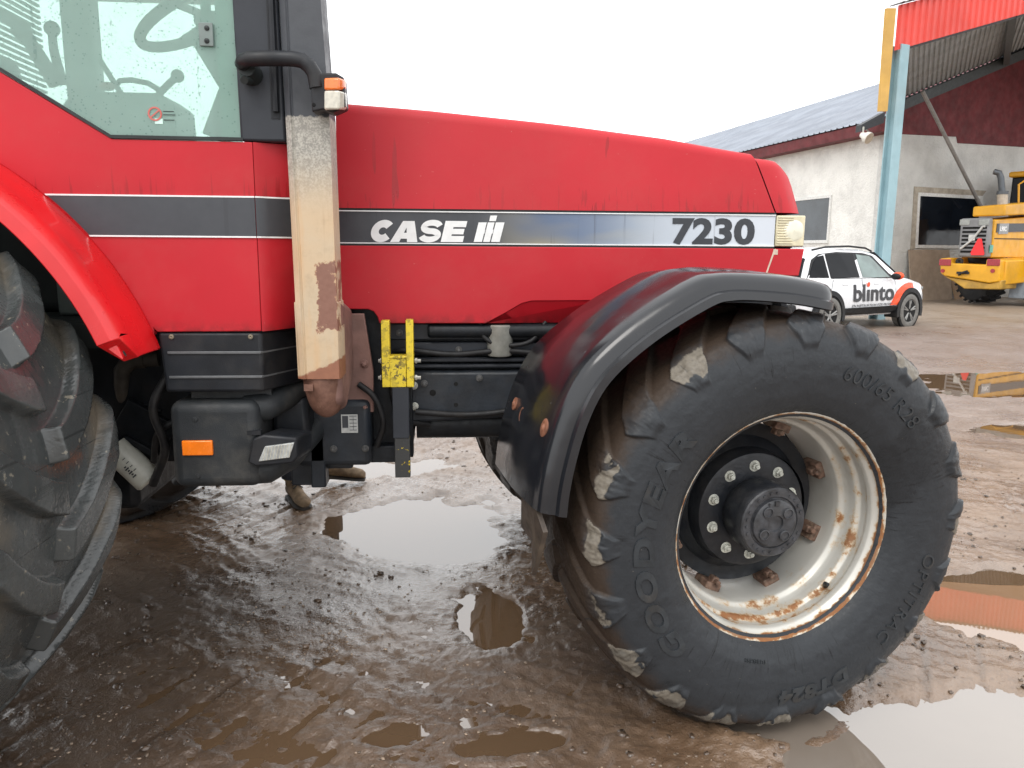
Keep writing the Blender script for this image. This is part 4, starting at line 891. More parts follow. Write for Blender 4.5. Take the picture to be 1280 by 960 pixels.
# rear quarter window post and slats of the back window blind
mb = MB(); mb.box((-1.98, YC+.1, 1.3), (-1.94, yf-.1, 2.1))
for k in range(26): z = 2.1+.026*k; mb.box((-1.96, YC+.15, z), (-1.945, yf-.15, z+.011))
obj('rear_window_blind', mb, simple('blind_pale', (.34, .42, .39), .6), TR, smooth=0)
a = atY(84, 100, 3.9); b = atY(122, 100, 3.9); mb = MB(); mb.box((a[0], 3.88, 1.3), (b[0], 3.98, 2.78)); obj('door_post', mb, simple('post_pale_grey', (.16, .20, .19), .55, var=.1), TR, bevel=.01)
# steering wheel and column
SWC = Vector(atY(262, 14, 3.0)); M = Matrix.Rotation(radians(6), 3, 'X') @ Matrix.Rotation(radians(-27), 3, 'Y')
mb = MB(); nn, mm = 40, 10; R0, r0 = .262, .019; vs, fs = [], []
for i in range(nn):
    for j in range(mm):
        a, b = 2*pi*i/nn, 2*pi*j/mm; vs.append(SWC+M @ Vector(((R0+r0*cos(b))*cos(a), (R0+r0*cos(b))*sin(a), r0*sin(b))))
for i in range(nn):
    for j in range(mm): fs.append((i*mm+j, ((i+1) % nn)*mm+j, ((i+1) % nn)*mm+(j+1) % mm, i*mm+(j+1) % mm))
mb.add(vs, fs); sw = obj('steering_wheel', mb, CABDARK, TR, smooth=60)
mb = MB()
for a in (20, 140, 260): mb.tube([SWC+M @ Vector((0, 0, -.03)), SWC+M @ Vector((R0*cos(radians(a)), R0*sin(radians(a)), 0))], .014, 8)
mb.lathe([(.001, .0), (.05, -.01), (.055, -.04), (.04, -.07)], c=SWC, axis='z', n=20); obj('wheel_spoke', mb, CABGREY, sw)
mb = MB(); c1 = Vector(atY(262, 52, 3.02)); c2 = Vector(atY(300, 165, 3.02)); c3 = Vector(atY(262, 172, 3.02))
mb.hull2([c1+Vector((-.06, -.05, 0)), c1+Vector((.05, -.05, .02)), c2+Vector((.06, -.08, 0)), c2+Vector((-.0, -.08, .06)), ], [c1+Vector((-.06, .08, 0)), c1+Vector((.05, .08, .02)), c2+Vector((.06, .10, 0)), c2+Vector((-.0, .10, .06))])
mb.hull2([c3+Vector((-.0, -.1, .0)), c2+Vector((.08, -.1, .0)), c2+Vector((.08, -.1, .12)), c3+Vector((.07, -.1, .16))], [c3+Vector((-.0, .15, 0)), c2+Vector((.08, .15, .0)), c2+Vector((.08, .15, .12)), c3+Vector((.07, .15, .16))])
mb.box((c3[0], 3.3, 1.3), (c2[0]+.1, 3.6, 1.95)); obj('steering_column', mb, CABGREY, TR, bevel=.01)
# side console with levers, arm rail
a = xz([(100, 118), (205, 120), (222, 132), (226, 175), (60, 175)], 3.05)
mb = MB(); mb.prism(a+[(a[4][0], 1.5), (a[4][0], 1.5)][:0], 2.98, 3.25); mb.box((a[4][0], 3.0, 1.3), (a[3][0], 3.25, a[3][1]+.02)); con = obj('side_console', mb, CABGREY, TR, bevel=.015)
mb = MB(); P = lambda x, y, Y: tuple(atY(x, y, Y))
mb.tube([P(198, 118, 3.1), P(212, 104, 3.1), P(222, 95, 3.1)], .013, 8); mb.sphere(P(222, 95, 3.1), .024); obj('lever', mb, CABDARK, con)
mb = MB(); mb.tube([P(143, 108, 3.12), P(150, 101, 3.12), P(165, 100, 3.12), P(185, 104, 3.12), P(200, 113, 3.12)], .010, 8); obj('arm_rail', mb, CABDARK, con)
mb = MB(); mb.tube([P(152, 118, 3.2), P(123, 72, 3.2)], .011, 8); obj('lever', mb, CABGREY, con)
mb = MB(); mb.sphere(P(134, 108, 3.08), (.028, .02, .016)); obj('lever_knob', mb, simple('faded_red_knob', (.45, .10, .08), .5), con)
mb = MB(); mb.tube([P(70, 105, 3.1), P(45, 65, 3.1), P(25, 35, 3.1), P(0, 15, 3.1)], [.028, .026, .02, .018], 10); mb.sphere(P(27, 38, 3.1), .035); obj('lever', mb, CABDARK, con)
mb = MB(); mb.tube([P(78, 105, 3.15), P(67, 62, 3.15), P(65, 38, 3.15)], [.02, .016, .015], 10); mb.sphere(P(65, 36, 3.15), .028); obj('lever', mb, CABDARK, con)
mb = MB(); mb.box((-1.85, 3.15, 1.3), (-1.35, 3.7, 1.72)); mb.hull2([(-1.9, 3.18, 1.7), (-1.78, 3.18, 1.7), (-1.86, 3.18, 2.35), (-1.94, 3.18, 2.35)], [(-1.9, 3.67, 1.7), (-1.78, 3.67, 1.7), (-1.86, 3.67, 2.35), (-1.94, 3.67, 2.35)]); obj('driver_seat', mb, CABDARK, TR, bevel=.04, seg=3)

# grab handle with marker lamp
YG = 2.50
mb = MB(); hp = [(303, 80, 2.545), (304, 76, 2.515), (312, 73.5, YG), (330, 73, YG), (350, 73, YG), (366, 73.5, YG), (378, 76, YG), (387, 83, YG), (393, 93, YG), (396, 110, YG)]
mb.tube([P(*q) for q in hp], .0225, 14); mb.tube([P(305, 84, 2.55), P(308, 88, 2.57), P(314, 92, 2.60)], .024, 12); gh = obj('grab_handle', mb, BLACK, TR, smooth=50)
mb = MB(); c = P(313, 92, 2.58); mb.tube([(c[0], 2.535, c[2]+.008), (c[0], 2.60, c[2])], [.026, .034], 16); mb.tube([(c[0]-.008, 2.53, c[2]-.03), (c[0]-.004, 2.60, c[2])], [.012, .03], 12); obj('rubber_mount', mb, CABDARK, gh)
mb = MB(); pa = xz([(388, 95), (404, 91), (420, 91), (430, 97), (432, 134), (416, 141), (404, 137), (390, 140)], YG-.01); mb.prism(pa, YG-.012, YG+.06); lb = obj('lamp_bracket', mb, BLACK, TR, bevel=.005)
mb = MB(); p = P(392, 131, YG-.012); mb.lathe([(.006, -.001), (.005, -.0015), (.001, -.0015)], c=(p[0], YG-.012, p[2]), n=12); obj('bracket_hole', mb, bpy.data.materials['hole_black'], lb)
def lens(px0, y0, px1, y1, px2, mat, name):
    a, b, c, d = P(px0, y0, YG-.03), P(px1, y0, YG-.045), P(px1, y1, YG-.045), P(px0, y1, YG-.03); e, f = P(px2, y0+2, YG-.0), P(px2, y1-1, YG-.0)
    m = MB(); m.hull2([a, b, e, (e[0], YG+.02, e[2]), (a[0], YG+.02, a[2])], [d, c, f, (f[0], YG+.02, f[2]), (d[0], YG+.02, d[2])]); return obj(name, m, mat, lb, bevel=.006, seg=3)
lens(405, 97, 424, 112.3, 432, AMBER, 'amber_lens'); lens(405, 112.8, 424, 137, 432.5, CLEAR, 'clear_lens')

# ---- plastic side box, tank, work lamp
mb = MB(); boxp = [(-.972, YC+.004), (-.640, YC+.004), (-.525, 2.85), (-.60, 3.10), (-.972, 3.10)]
secs = [[(x, y, z) for x, y in boxp] for z in (1.078, 1.279)]
secs[0] = [(x+(.012 if i in (0, 4) else 0), y, z) for i, (x, y, z) in enumerate(secs[0])]; mb.loft(secs); sb = obj('ribbed_side_box', mb, BLACK, TR, bevel=.010, seg=3)
mb = MB()
for z in (1.212, 1.130):
    mb.hull2([(-.945, YC-.001, z-.005), (-.642, YC-.001, z-.005), (-.527, 2.846, z-.005), (-.527, 2.856, z-.005), (-.642, YC+.01, z-.005), (-.945, YC+.01, z-.005)],
             [(-.945, YC-.001, z+.004), (-.642, YC-.001, z+.004), (-.527, 2.846, z+.004), (-.527, 2.856, z+.004), (-.642, YC+.01, z+.004), (-.945, YC+.01, z+.004)])
obj('rib_line', mb, simple('rib_grey', (.10, .105, .11), .4, sc=30), sb, bevel=.002)
for x, y in ((214, 421), (313, 421)):
    mb = MB(); p = atY(x, y, YC); mb.lathe([(.0085, 0), (.008, -.005), (.004, -.006), (.001, -.004)], c=(p[0], YC+.004, p[2]), n=16)
    obj('box_screw', mb, simple('brassy_screw', (.20, .17, .12), .5, .3, sc=80), sb)
TANKM = simple('moulded_tank', (.024, .027, .030), .46, var=.2, sc=7, dirt=.5, dirtc=(.12, .11, .095), bump=.25, bsc=240, spec=.3)
mb = MB(); mb.box((-.958, YC+.0, .742), (-.66, 3.05, 1.046)); tank = obj('plastic_tank', mb, TANKM, TR, bevel=.038, seg=5)
mb = MB(); mb.box((-.90, YC+.07, 1.02), (-.63, 3.02, 1.08)); mb.tube([(-.72, YC+.065, 1.005), (-.66, YC+.075, 1.010), (-.60, 2.80, 1.035), (-.53, 3.0, 1.065)], [.048, .050, .052, .05], 18)
mb.tube([(-.72, YC+.055, .790), (-.66, YC+.06, .795), (-.60, 2.74, .815), (-.54, 2.92, .87), (-.52, 2.98, .97)], [.05, .055, .052, .05, .04], 18)
obj('tank_arm', mb, TANKM, tank, smooth=60)
mb = MB(); mb.box((-.66, 2.78, .80), (-.53, 3.05, 1.02)); obj('tank_recess', mb, BLACK, tank, bevel=.02)
mb = MB()
for k in range(4):
    x = -.682+.006*k; mb.tube([(x+.010*sin(t), YC+.0+.002*k, .90-.07*t/3) for t in np.linspace(0, 3, 6)], .006, 6)
for k in range(3): mb.box((-.70+.006*k, YC-.003, .93-.045*k), (-.655, YC+.02, .945-.045*k))
obj('crumpled_clip', mb, BLACK, tank)
a = xz([(229, 569), (266, 550)], YC); mb = MB(); mb.box((a[0][0], YC-.010, a[0][1]), (a[1][0], YC+.004, a[1][1])); obj('side_reflector', mb, ORANGE, tank, bevel=.004, seg=3)
for x, y in ((244, 524), (247, 595)):
    mb = MB(); p = atY(x, y, YC); mb.lathe([(.009, 0), (.008, -.004), (.001, -.005)], c=(p[0], YC, p[2]), n=12)
    obj('tank_plug', mb, TANKM, tank)
h = xz([(309, 578), (316, 548), (330, 543), (371, 547), (372, 572), (366, 579), (320, 583)], 2.58)
mb = MB(); mb.hull2([(x, 2.575, z) for x, z in h], [(x+.03, 2.70, z*.9+.088) for x, z in h]); mb.tube([P(340, 565, 2.66), P(345, 562, 2.80)], .02, 10); wl = obj('work_lamp', mb, BLACK, TR, bevel=.008, seg=3)
h = xz([(323, 577), (331, 558), (368, 553), (362, 572)], 2.57); mb = MB(); mb.prism(h, 2.567, 2.58); obj('lamp_glass', mb, LAMPGL, wl, bevel=.003)
mb = MB()
for k in range(9):
    t = k/9+.06; a = np.array(P(323+8*.5+t*36, 576-t*4.5, 2.5665)); b = np.array(P(331-8*.5+t*36+3, 559-t*5, 2.5665)); mb.tube([a, b], .0012, 5)
obj('glass_flute', mb, CLEAR, wl)
# oil filter, hose, valve lumps behind the rear tyre
d = Vector((.82, .0, -.48)).normalized(); c0 = Vector(P(150, 566, 2.85)); mb = MB()
ln = (Vector(P(183, 597, 2.85))-c0).length; d = (Vector(P(186, 600, 2.85))-c0).normalized()
mb.tube([c0-d*.03, c0+d*(ln+.012), c0+d*(ln+.020)], [.052, .052, .045], 28); of = obj('oil_filter', mb, CREAM, TR)
mb = MB(); mb.tube([c0-d*.10, c0-d*.03], .045, 18); u = Vector((-d[2], 0, d[0]))
obj('filter_head', mb, DARK, TR)
mb = MB()
for k in range(6): mb.obox(c0+d*(.055+.009*k)+Vector((0, -.0525, 0))+u*(.0), (.0025, .0015, .004+.004*(k % 2)), Matrix(((d[0], 0, u[0]), (0, 1, 0), (d[2], 0, u[2]))))
for k in range(4): mb.obox(c0+d*(.03+.018*k)+Vector((0, -.0515, 0))+u*.018, (.0012, .0015, .006), Matrix(((d[0], 0, u[0]), (0, 1, 0), (d[2], 0, u[2]))))
obj('filter_print', mb, LETD, of, smooth=0)
mb = MB(); mb.tube([P(200, 448, 2.9), P(175, 449, 2.9), P(160, 453, 2.9), P(153, 463, 2.9), P(152, 480, 2.9), P(157, 520, 2.95), P(160, 560, 3.0)], [.03, .03, .032, .03, .026, .026, .026], 14)
mb.tube([P(182, 449, 2.9), P(172, 449, 2.9)], .034, 14); obj('coolant_hose', mb, simple('dusty_hose', (.045, .038, .030), .6, var=.3, sc=20, dirt=.5), TR)
mb = MB(); M = Matrix.Rotation(radians(32), 3, 'Y')
mb.obox(P(190, 530, 2.95), (.10, .08, .07), M); mb.obox(P(182, 555, 2.9), (.07, .05, .012), M); mb.box((-1.05, 3.0, .95), (-.80, 3.25, 1.25)); mb.tube([P(170, 510, 2.9), P(185, 505, 2.9), P(202, 514, 2.9)], .010, 8)
obj('valve_block', mb, DARK, TR, bevel=.008)

# ---- rear fender: an arc around the rear wheel
FA = [radians(a) for a in np.linspace(17.5, 84, 90)]
def arcp(r, a, y): return (CX+r*cos(a), y, CZ+r*sin(a))
mb = MB(); secs = []
for a in FA:
    t = (degrees(a)-17.5)/66; ro = 1.082; wid = .235
    secs.append([arcp(ro, a, YC+.01), arcp(ro+.004, a, YC-.03), arcp(ro+.002, a, YC-.11), arcp(ro-.006, a, YC-.135), arcp(ro-.004, a, YC-.17), arcp(ro-.012, a, YC-.215), arcp(ro-.03, a, YC-.238), arcp(ro-.072, a, YC-.245), arcp(ro-.075, a, YC-.232), arcp(ro-.03, a, YC-.215), arcp(ro-.02, a, YC-.1), arcp(ro-.02, a, YC+.01)])
# notch: the outer lip ends a little higher than the inner panel
for k in range(5): secs[k] = [arcp(sqrt((p[0]-CX)**2+(p[2]-CZ)**2), FA[k]+(radians(3.6-.5*k) if i in (5, 6, 7, 8) else 0), p[1]) for i, p in enumerate(secs[k])]
mb.loft(secs); rf = obj('rear_fender', mb, RED_GLOSS, TR, bevel=.004, smooth=30)
mb = MB(); secs = []
for a in FA: secs.append([arcp(1.058, a, YC-.2), arcp(1.058, a, YC+.6), arcp(1.045, a, YC+.6), arcp(1.045, a, YC-.2)])
mb.loft(secs); obj('fender_liner', mb, CABDARK, TR)
mb = MB(); mb.prism([(x, z) for x, z in [(-1.0, 1.26), (-.93, 1.26), (-.93, .80), (-1.06, .80)]], 3.02, 3.1); obj('splash_plate', mb, DARK, TR)
# ---- front fenders (turn with the wheels)
RIDGE = [(-.815, .118), (-.806, .20), (-.785, .30), (-.748, .42), (-.690, .530), (-.600, .620), (-.480, .705), (-.335, .783), (-.27, .800), (-.19, .803), (-.05, .795), (.06, .780), (.14, .762), (.175, .748)]
def front_fender(parent, sgn=1):
    RP = catmull(RIDGE, 5); mb = MB(); secs = []; N = len(RP)
    # local frame of the wheel: y towards the tractor; rim plane at y=-.245
    def W(p, off, dn):   # off outward from the rim plane, dn inwards (towards the axle)
        q = np.array(p); i_ = q/np.linalg.norm(q); q = q-i_*dn; return (q[0], -.245-off, q[1])
    for i, p in enumerate(RP):
        t = i/(N-1); e = max(0, (t-.86)/.14)**2; tail = max(0, (.10-t)/.10)
        o1 = -.005-.16*e; wdt = -.50+.10*e-.07*(1-sst(.15, .6, t)); dl = .080*(1-.55*e)
        crown = .012
        secs.append([W(p, wdt, .055), W(p, wdt+.006, .018), W(p, wdt+.03, .004), W(p, -.25, -crown), W(p, o1-.06, -.004), W(p, o1-.022, .002), W(p, o1-.004, .012), W(p, o1+.006, .030), W(p, o1+.010, dl*.62), W(p, o1+.024, dl*.70), W(p, o1+.026, dl), W(p, o1+.018, dl+.004), W(p, o1+.012, dl*.8), W(p, o1-.002, dl*.62), W(p, o1-.012, .034), W(p, o1-.03, .018), W(p, -.25, .004), W(p, wdt+.03, .018), W(p, wdt+.008, .055)])
    mb.loft(secs); return obj('front_fender', mb, FEND, parent, smooth=50), W, RP
ff, Wf, RPf = front_fender(FWH)
mb = MB()
def on_fender(x, y, offs):
    # ray meets the fender's tail, which is nearly flat: use the plane through the two sample profile points
    r = ray(x, y); best = None
    for i in range(len(RPf)-1):
        a, b = RPf[i], RPf[i+1]; pa = fc+axW*a[0]+np.array([0, 0, a[1]]); pb = fc+axW*b[0]+np.array([0, 0, b[1]]); nn_ = np.cross(pb-pa, nOut); t = (pa-EYEV)@nn_/(r@nn_); Q = EYEV+r*t
        s = (Q-pa)@(pb-pa)/((pb-pa)@(pb-pa))
        if -.01 <= s <= 1.01 and t > 0:
            off = (Q-fc)@nOut
            if -.35 < off < .3 and (best is None or t < best[0]): best = (t, Q, nn_/np.linalg.norm(nn_))
    return best
def rivet(x, y, r, mat, nm, ring=False):
    b = on_fender(x, y, 0)
    if b is None: return
    _, Q, n_ = b
    if n_@ray(x, y) > 0: n_ = -n_
    Q = Q+n_*.004; L = Vector(((Q-fc)@axW, -((Q-fc)@nOut), Q[2]-fc[2])); nl = Vector((n_@axW, -(n_@nOut), n_[2])); M = nl.to_track_quat('Z', 'Y').to_matrix()
    m = MB(); m.lathe([(r, -.003), (r, .002), (r*.85, .004), (r*.45, .0045), (r*.3, .008), (.001, .009)] if not ring else [(r, -.003), (r, .003), (r*.7, .005), (r*.5, .002), (.001, .0015)], axis='z', n=24)
    m.v = [tuple(L+M @ Vector(p)) for p in m.v]; obj(nm, m, mat, ff)
rivet(682, 535, .028, simple('rust_cap', (.20, .085, .05), .5, var=.3, sc=50), 'fender_cap'); rivet(655, 519, .030, RUSTY, 'fender_washer', True); rivet(645, 505, .022, bpy.data.materials['rust_cap'], 'fender_cap')
mb = MB()         # seam line across the tail and ragged rubber flap below it
i0 = 6
for i, p in enumerate(RPf[:1]): pass
mb.hull2([Wf(RPf[7], -.44, -.0035), Wf(RPf[7], -.25, -.0145), Wf(RPf[7], -.06, -.0065), Wf(RPf[8], -.06, -.0055), Wf(RPf[8], -.25, -.0135), Wf(RPf[8], -.44, -.0025)], [Wf(RPf[7], -.44, .002), Wf(RPf[7], -.25, .0), Wf(RPf[7], -.06, .0), Wf(RPf[8], -.06, .0), Wf(RPf[8], -.25, .0), Wf(RPf[8], -.44, .002)])
mb = MB(); fl = [(-.22, .13), (-.05, .13), (.0, .06), (-.03, -.04), (-.07, -.10), (-.10, -.06), (-.14, -.12), (-.17, -.03), (-.22, .0)]
mb.hull2([(-.800+.015*sin(o*30), -.245-o, z) for o, z in fl], [(-.785+.015*sin(o*30), -.245-o, z) for o, z in fl]); obj('mud_flap', mb, simple('muddy_flap', (.05, .037, .028), .6, var=.4, sc=20, dirt=.5), ff, smooth=20)
mb = MB(); mb.tube([(-.45, .20, .60), (-.2, .34, .30), (0, .36, .05)], .03, 10); obj('fender_stay', mb, DARK, FWH)
f2 = ff.copy(); COL.objects.link(f2); f2.parent = [c for c in TR.children if c.name.startswith('front_wheel') and c is not FWH][0]
f2.matrix_local = Matrix.Scale(-1, 4, (1, 0, 0))

# ================================================================== WORKSHOP, CANOPY, CAR, LOADER
FH = np.array([sin(YAW), cos(YAW), 0]); RH = np.array([cos(YAW), -sin(YAW), 0])
def atH(x, y, d):
    r = ray(x, y); return EYEV+r*(d/(r@FH))
def atPl(x, y, P0, nrm):
    r = ray(x, y); return EYEV+r*(((P0-EYEV)@nrm)/(r@nrm))
def dirh(deg_): a = radians(deg_); return np.array([sin(a), cos(a), 0])
GZ = .10
D1, D2 = dirh(-8.6), dirh(70)
N1 = np.array([-D1[1], D1[0], 0]); N2 = np.array([D2[1], -D2[0], 0])    # outward normals (left of the long wall; towards us on the gable)
C0 = atH(1097, 330, 23.4); C0[2] = GZ
zE = atH(1097, 154, 23.4)[2]
def plaster(name, c):
    g = G(name); n = g.noise(1.1, 8, rough=.65); v = g.noise(16, 6, rough=.7); z = g.sep()[2]
    col = g.mix(g.ramp(n, .35, .7), c, tuple(x*.78 for x in c)); col = g.mix(g.ramp(v, .55, .75, 0, .3), col, tuple(x*.6 for x in c))
    col = g.mix(g.ramp(z, 1.0, .2, 0, .5), col, (.22, .18, .14))
    return g.set(col=col, rough=.85, nrm=g.bump(v, .9, .06))
PLA = plaster('rough_white_render', (.86, .85, .81)); PLB = plaster('grey_white_render', (.68, .68, .655))
DRED = simple('dark_red_boards', (.125, .020, .024), .7, var=.25, sc=2.5, dirt=.25, dirtc=(.09, .03, .03), bump=.2)
ROOFM = simple('grey_roof_sheet', (.27, .295, .34), .5, var=.14, sc=.8, dirt=.25, dirtc=(.25, .26, .28))
WINDK = simple('dark_window_glass', (.006, .008, .012), .06, var=.3, sc=1.5, spec=.3)
FRAMEW = simple('white_window_frame', (.62, .62, .60), .5, sc=20)
EXTRA = simple('red_corrugated_sheet', (.62, .052, .036), .45, var=.09, sc=1.2, dirt=.1)
SHEET = simple('grey_corrugated_sheet', (.30, .32, .33), .5, var=.15, sc=1.2, dirt=.3)
BLUE = simple('pale_blue_steel', (.25, .385, .425), .5, var=.1, sc=2, dirt=.3, dirtc=(.27, .30, .30))
OCHRE = simple('ochre_board', (.52, .31, .075), .6, var=.12, sc=2, dirt=.25)
PLASTP = simple('raw_plaster', (.36, .32, .26), .9, var=.2, sc=6, bump=.5)
WB = root('workshop_building', tuple(C0), 'white rendered workshop with grey metal roof and dark red gable boards', 'building')
LB = 30.0
def wallpt(s, z, off=0.0): return C0*np.array([1, 1, 0])+D1*s+N1*off+np.array([0, 0, z])
def gabpt(s, z, off=0.0): return C0*np.array([1, 1, 0])+D2*s+N2*off+np.array([0, 0, z])
def s_gab(x, y): p = atPl(x, y, C0, N2); return (p-C0)@D2, p[2]
def s_wall(x, y): p = atPl(x, y, C0, N1); return (p-C0)@D1, p[2]
def slab(fn, poly, o0, o1, mb=None):
    mb = mb or MB(); mb.hull2([fn(s, z, o0) for s, z in poly], [fn(s, z, o1) for s, z in poly]); return mb
obj('wall', slab(wallpt, [(0, 0), (LB, 0), (LB, zE+.1), (0, zE+.1)], -.3, 0), PLA, WB, smooth=0)
ra, rb = s_gab(1125, 131), s_gab(1280, 66); slope = (rb[1]-ra[1])/(rb[0]-ra[0]); WG = 22.0
def roofz(s): 
    z = ra[1]+(s-ra[0])*slope; zr = ra[1]+(11-ra[0])*slope; return z if s < 11 else zr-(s-11)*slope
bl = [s_gab(1100, 166), s_gab(1195, 171), s_gab(1196.5, 179), s_gab(1280, 184)]
zW = bl[0][1]
obj('gable_wall', slab(gabpt, [(0, 0), (WG, 0), (WG, bl[3][1]), bl[3], bl[2], bl[1], (0, zW)], -.3, 0), PLB, WB, smooth=0)
obj('gable_boarding', slab(gabpt, [(0, zW+.003), (bl[1][0], bl[1][1]+.003), (bl[2][0], bl[2][1]+.003), (bl[3][0], bl[3][1]+.003), (WG, bl[3][1]+.003), (WG, roofz(WG)+.14), (11, roofz(11)+.14), (0, roofz(0)+.14)], -.28, .02), DRED, WB, smooth=0)
obj('corner_strip', slab(gabpt, [(0.01, 0), (.42, 0), (.42, zW-.02), (.01, zW-.02)], -.02, .03), simple('grey_stained_render', (.32, .32, .30), .85, var=.3, sc=5, bump=.4), WB, smooth=0)
# long roof on the left
OV = .55; S6 = 7.0
P6 = C0+D2*S6; rz_ = atPl(985, 139.5, P6, np.array([-D1[1], D1[0], 0]))[2]
e0 = lambda s: wallpt(s, zE+.06, OV)
r0_ = lambda s: C0*np.array([1, 1, 0])+D2*S6+D1*s+np.array([0, 0, rz_])
mb = MB(); secs = []
for s in np.arange(-.25, LB+.2, .30):
    for ds, up in ((0, 0), (.10, 0), (.12, .035), (.16, .035), (.18, 0)):
        u = np.array([0, 0, up]); secs.append([tuple(e0(s+ds)+u), tuple(r0_(s+ds)+u)])
mb.loft(secs, closed=False, cap=False); obj('roof', mb, ROOFM, WB, smooth=0)
mb = MB(); mb.hull2([wallpt(-.25, zE-.28, OV-.08), wallpt(-.25, zE+.03, OV-.04), wallpt(-.25, zE+.3, -.1), wallpt(-.25, zE-.28, -.1)], [wallpt(LB, zE-.28, OV-.08), wallpt(LB, zE+.03, OV-.04), wallpt(LB, zE+.3, -.1), wallpt(LB, zE-.28, -.1)])
obj('eave_board', mb, DRED, WB, smooth=0)
mb = MB(); a, b = atH(1077, 158, 22.7), atH(1106, 146, 22.7); mb.hull2([a+np.array([0, 0, -.14]), b+np.array([0, 0, -.16]), b+np.array([0, 0, .14]), a+np.array([0, 0, .05])], [q+D1*.25 for q in (a+np.array([0, 0, -.14]), b+np.array([0, 0, -.16]), b+np.array([0, 0, .14]), a+np.array([0, 0, .05]))])
obj('gutter_end', mb, simple('gutter_black', (.02, .022, .026), .5), WB, smooth=0)
# windows
w0, w1 = s_wall(1038.5, 247), s_wall(1037, 300); L2 = 2.7
zt_, zb_ = w0[1], w1[1]
wn = obj('window', slab(wallpt, [(w0[0], zb_), (w0[0]+L2, zb_), (w0[0]+L2, zt_), (w0[0], zt_)], -.1, .012), simple('grey_window_glass', (.03, .038, .045), .05, var=.3, sc=1.2, spec=.7), WB, smooth=0)
mb = MB()
for poly in ([(w0[0]-.07, zb_-.1), (w0[0]+L2+.07, zb_-.1), (w0[0]+L2+.07, zb_), (w0[0]-.07, zb_)], [(w0[0]-.07, zt_), (w0[0]+L2+.07, zt_), (w0[0]+L2+.07, zt_+.09), (w0[0]-.07, zt_+.09)], [(w0[0]-.07, zb_), (w0[0], zb_), (w0[0], zt_), (w0[0]-.07, zt_)], [(w0[0]+L2, zb_), (w0[0]+L2+.07, zb_), (w0[0]+L2+.07, zt_), (w0[0]+L2, zt_)]): slab(wallpt, poly, -.05, .05, mb)
obj('window_frame', mb, FRAMEW, wn, smooth=0)
q = [s_gab(*p) for p in ((1149, 245), (1224, 249), (1222, 307), (1146, 306))]
wn = obj('window', slab(gabpt, q, -.1, .012), WINDK, WB, smooth=0)
def grow(q, d): c = np.mean(q, 0); return [(p[0]+(d if p[0] > c[0] else -d), p[1]+(d if p[1] > c[1] else -d)) for p in q]
q2 = grow(q, .10); mb = MB()
for i in range(4):
    j = (i+1) % 4; slab(gabpt, [q[i], q[j], q2[j], q2[i]], .0, .045, mb)
obj('window_frame', mb, FRAMEW, wn, smooth=0)
q3 = grow(q2, .17); q3 = [(p[0], p[1]) for p in q3]; mb = MB()
for i in (0, 3): 
    j = (i+1) % 4; slab(gabpt, [q2[i], q2[j], q3[j], q3[i]], -.02, .03, mb)
obj('plaster_surround', mb, PLASTP, wn, smooth=0)
# flood light under the eave
p = atH(1082, 171, 22.6); mb = MB(); ax = Vector(-FH*.8+RH*.5-np.array([0, 0, .5])).normalized(); c = Vector(p)
mb.tube([c-ax*.16, c-ax*.05, c+ax*.02, c+ax*.10, c+ax*.13], [.07, .10, .15, .17, .165], 18); fl = obj('flood_light', mb, simple('lamp_white', (.62, .60, .55), .4), None, smooth=40)
tag(fl, 'small white round flood light fixed under the eave of the white workshop', 'flood light')
mb = MB(); mb.tube([c+ax*.115, c+ax*.134], [.15, .15], 18); obj('lamp_lens', mb, simple('lamp_lens_beige', (.45, .38, .30), .3), fl)
mb = MB(); mb.tube([c-ax*.1, c-ax*.1+Vector((0, 0, .22)), Vector(wallpt(.35, zE-.27, OV-.25))], .025, 8); obj('lamp_arm', mb, STEEL, fl)
# ---- canopy
KC = atH(1099.5, 330, 16.8); KC[2] = GZ
CN = root('canopy', tuple(KC), 'open lean-to canopy with red corrugated fascia on a pale blue steel post', 'canopy')
def canpt(s, z, off=0.0): return KC*np.array([1, 1, 0])+D2*s+N2*off+np.array([0, 0, z])
def s_can(x, y): p = atPl(x, y, KC, N2); return (p-KC)@D2, p[2]
f0, f1, f2 = s_can(1115.5, 64), s_can(1280, 17), s_can(1113, 6); fs = (f1[1]-f0[1])/(f1[0]-f0[0]); fh = f2[1]-f0[1]; WC = 18.0
def fz(s): return f0[1]+(s-f0[0])*fs if s < WC/2 else f0[1]+(WC/2-f0[0])*fs-(s-WC/2)*fs
mb = MB(); secs = []; per = .19
for s in np.arange(f0[0]-.02, WC, per):
    for ds, o in ((0, 0), (.07, 0), (.09, .03), (.15, .03), (.17, 0)): z = fz(s+ds); secs.append([tuple(canpt(s+ds, z, o+.06)), tuple(canpt(s+ds, z+fh, o+.06))])
mb.loft(secs, closed=False, cap=False); obj('fascia', mb, EXTRA, CN, smooth=0)
mb = MB(); secs = []
for s in np.arange(f0[0]-.1, WC, per):
    for ds, o in ((0, 0), (.07, 0), (.09, .03), (.15, .03), (.17, 0)): z = fz(s+ds)+fh+.02+o; secs.append([tuple(canpt(s+ds, z, .15)), tuple(canpt(s+ds, z, -.15))])
mb.loft(secs, closed=False, cap=False); obj('fascia_cap', mb, simple('dark_cap', (.09, .075, .07), .5), CN, smooth=0)
